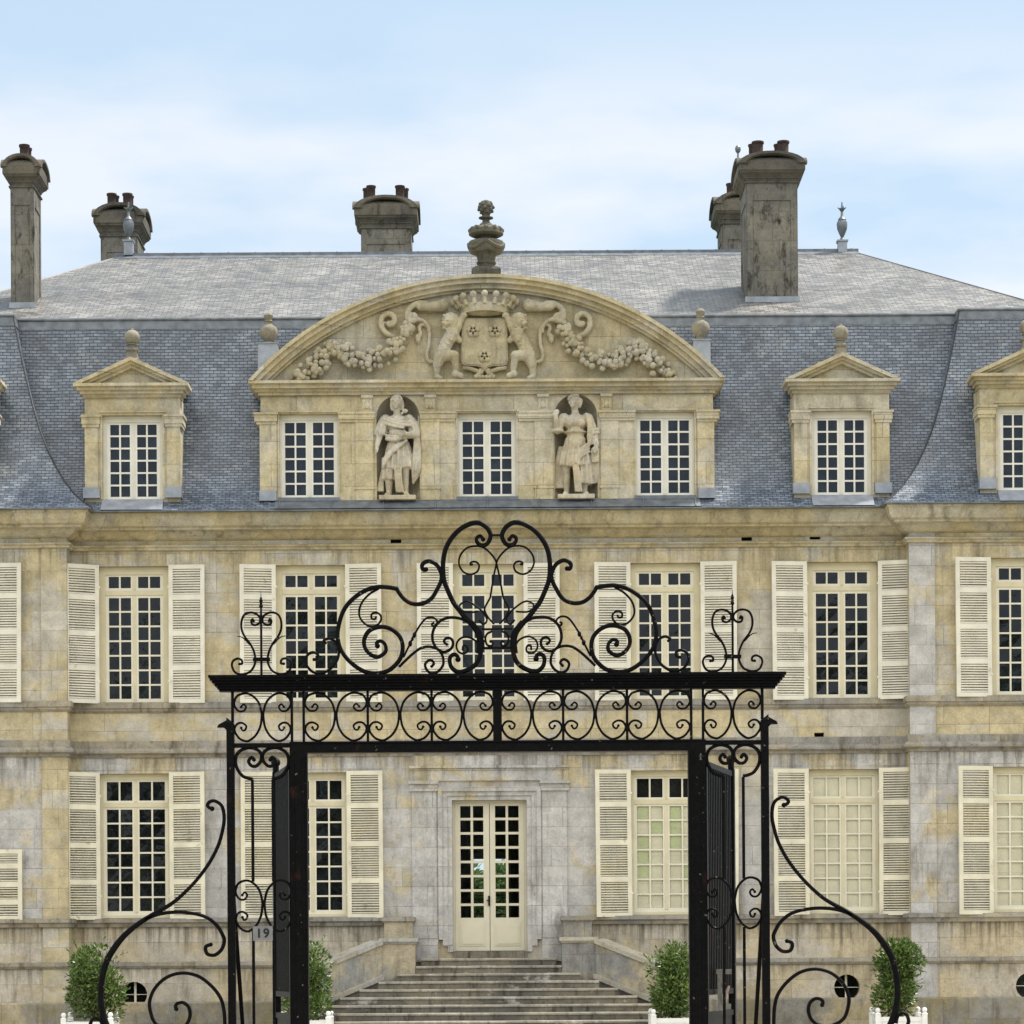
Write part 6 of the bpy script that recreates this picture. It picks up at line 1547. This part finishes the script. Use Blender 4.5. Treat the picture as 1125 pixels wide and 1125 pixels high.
# open leaves: frame, close-set bars, sheet panel below; hinged on the back of the jambs
for s in (-1, 1):
    hxx = 1.80; x0 = s*(hxx+0.02); y0 = 0.09; LL = 1.60; ang = R(80.5 if s < 0 else 76.5)
    dx, dy = s*math.cos(ang), math.sin(ang)
    lz = gz(836)
    def lp(t, z, off=0.0): return (x0 + dx*t - dy*s*off*-1, y0 + dy*t - math.cos(ang)*off, z)
    def lbar(mb, t0, t1, z0_, z1_, th):
        A_ = [lp(t0, 0, -th), lp(t1, 0, -th), lp(t1, 0, th), lp(t0, 0, th)]
        vs = [(p[0], p[1], z0_) for p in A_] + [(p[0], p[1], z1_) for p in A_]
        fs = [(0,1,5,4),(1,2,6,5),(2,3,7,6),(3,0,4,7),(4,5,6,7),(3,2,1,0)]
        if s < 0: fs = [f[::-1] for f in fs]
        mb.add(vs, fs)
    m = MB()
    lbar(m, 0, 0.06, 0.08, lz, 0.028); lbar(m, LL-0.07, LL, 0.08, lz+0.02, 0.032)
    for zz_ in (0.12, 1.12, 1.32, lz-0.05): lbar(m, 0.06, LL-0.07, zz_, zz_+0.05, 0.02)
    lf = part(m, 'gate_leaf')
    bm = MB(); lbar(bm, 0.06, LL-0.07, 0.17, 1.12, 0.008); bm.build('sheet_panel', M['iron'], lf)
    for k in range(15):
        bb = MB(); t = 0.06 + (k+1)*(LL-0.13)/16; lbar(bb, t-0.014, t+0.014, 1.37, lz-0.05, 0.014); bb.build('bar', M['iron'], lf)
    tb = MB(); tb.tube([lp(LL-0.035, lz+0.02), lp(LL-0.035, lz+0.10)], 0.03, 8); tb.ball(lp(LL-0.035, lz+0.11), 0.045, 10, 8); tb.build('knob', M['iron'], lf, 'soft')
    if s > 0:       # worn lock keeper on the closing stile, facing the street side
        X0, z0_ = W(788.5, 1107, 27.6); _, z1_ = W(788.5, 1064.5, 27.6)
        lk = MB(); cx = X0-GX; yk = y0+dy*LL*0.55
        p_ = lp(0.56, 0); p_ = (p_[0], p_[1]-0.05, 0); cx = p_[0]+0.075
        hx2 = 0.068
        lk.box(cx-hx2, cx+hx2, p_[1]-0.045, p_[1]-0.02, z1_-0.045, z1_); lk.box(cx-hx2*0.9, cx+hx2*0.9, p_[1]-0.045, p_[1]-0.02, z0_, z0_+0.05)
        lk.box(cx-hx2*0.85, cx-hx2*0.25, p_[1]-0.04, p_[1]-0.02, z0_+0.05, z1_-0.045)
        ko = lk.build('lock_case', M['brass'], lf)
        k2 = MB(); k2.tube([(cx+0.0, p_[1]-0.06, z0_+0.07), (cx+0.02, p_[1]-0.07, z0_+0.16), (cx+0.045, p_[1]-0.06, z0_+0.21)], [0.018, 0.016, 0.01], 8)
        k2.ball((cx-0.005, p_[1]-0.05, z1_-0.13), 0.02, 8, 6)
        k2.v = list(k2.v); o_ = k2.build('latch_lever', M['copper'], lf, 'soft')

# number plate wired to the lances
xa, za = W(277.6, 1017.5, GD-0.03); xb, zb = W(299.6, 1033.3, GD-0.03)
m = MB(); hw_, hh = (xb-xa)/2, (za-zb)/2
m.box(-hw_, hw_, -0.004, 0.0, -hh, hh)
m.box(-hw_, hw_, -0.006, -0.004, hh-0.006, hh)
for s in (-1, 1): m.ball((s*(hw_-0.006), -0.004, -0.002), 0.006, 8, 6)
pl = m.build('number_plate', M['plate']); pl.location = ((xa+xb)/2, GY-0.016, (za+zb)/2); pl.rotation_euler = (0, R(-0.6), 0)
tag(pl, 'small grey house number plate reading 19 on the left gate panel', 'number plate')
cu = bpy.data.curves.new('numeral', 'FONT'); cu.body = '19'; cu.size = 0.112; cu.align_x = 'CENTER'; cu.align_y = 'CENTER'; cu.extrude = 0.001; cu.space_character = 1.15; cu.offset = 0.0028
to = bpy.data.objects.new('tmp', cu); COL.objects.link(to)
dg = bpy.context.evaluated_depsgraph_get(); dg.update(); me = bpy.data.meshes.new_from_object(to.evaluated_get(dg)); bpy.data.objects.remove(to)
me.materials.clear(); me.materials.append(M['ink'])
num = bpy.data.objects.new('numeral', me); COL.objects.link(num); num.parent = pl; num.location = (-0.001, -0.0065, -0.002); num.rotation_euler = (R(90), 0, 0)

# the wood across the road behind the viewer: it is what the window panes mirror
rr = random.Random(11); mb = MB()
wl = []
for k in range(16):
    tx = -62 + k*8.2 + rr.uniform(-2, 2); ty = -112 + rr.uniform(-6, 6); th_ = rr.uniform(14, 23)
    for j in range(16): wl.append((Vector((tx+rr.gauss(0, 2.6), ty+rr.gauss(0, 2.0), th_*rr.uniform(0.15, 0.9))), rr.uniform(1.3, 2.8)))
def wf():
    c, r = rr.choice(wl); u_ = Vector((rr.gauss(0,1), rr.gauss(0,1), rr.gauss(0,1))).normalized(); return c + u_*r*rr.uniform(0.5,1.05), u_
leaf_cloud(mb, 24000, wf, 1.0, rr)
tag(mb.build('woodland', M['treeleaf']), 'green wood across the road, mirrored in the window panes', 'wood', kind='stuff')
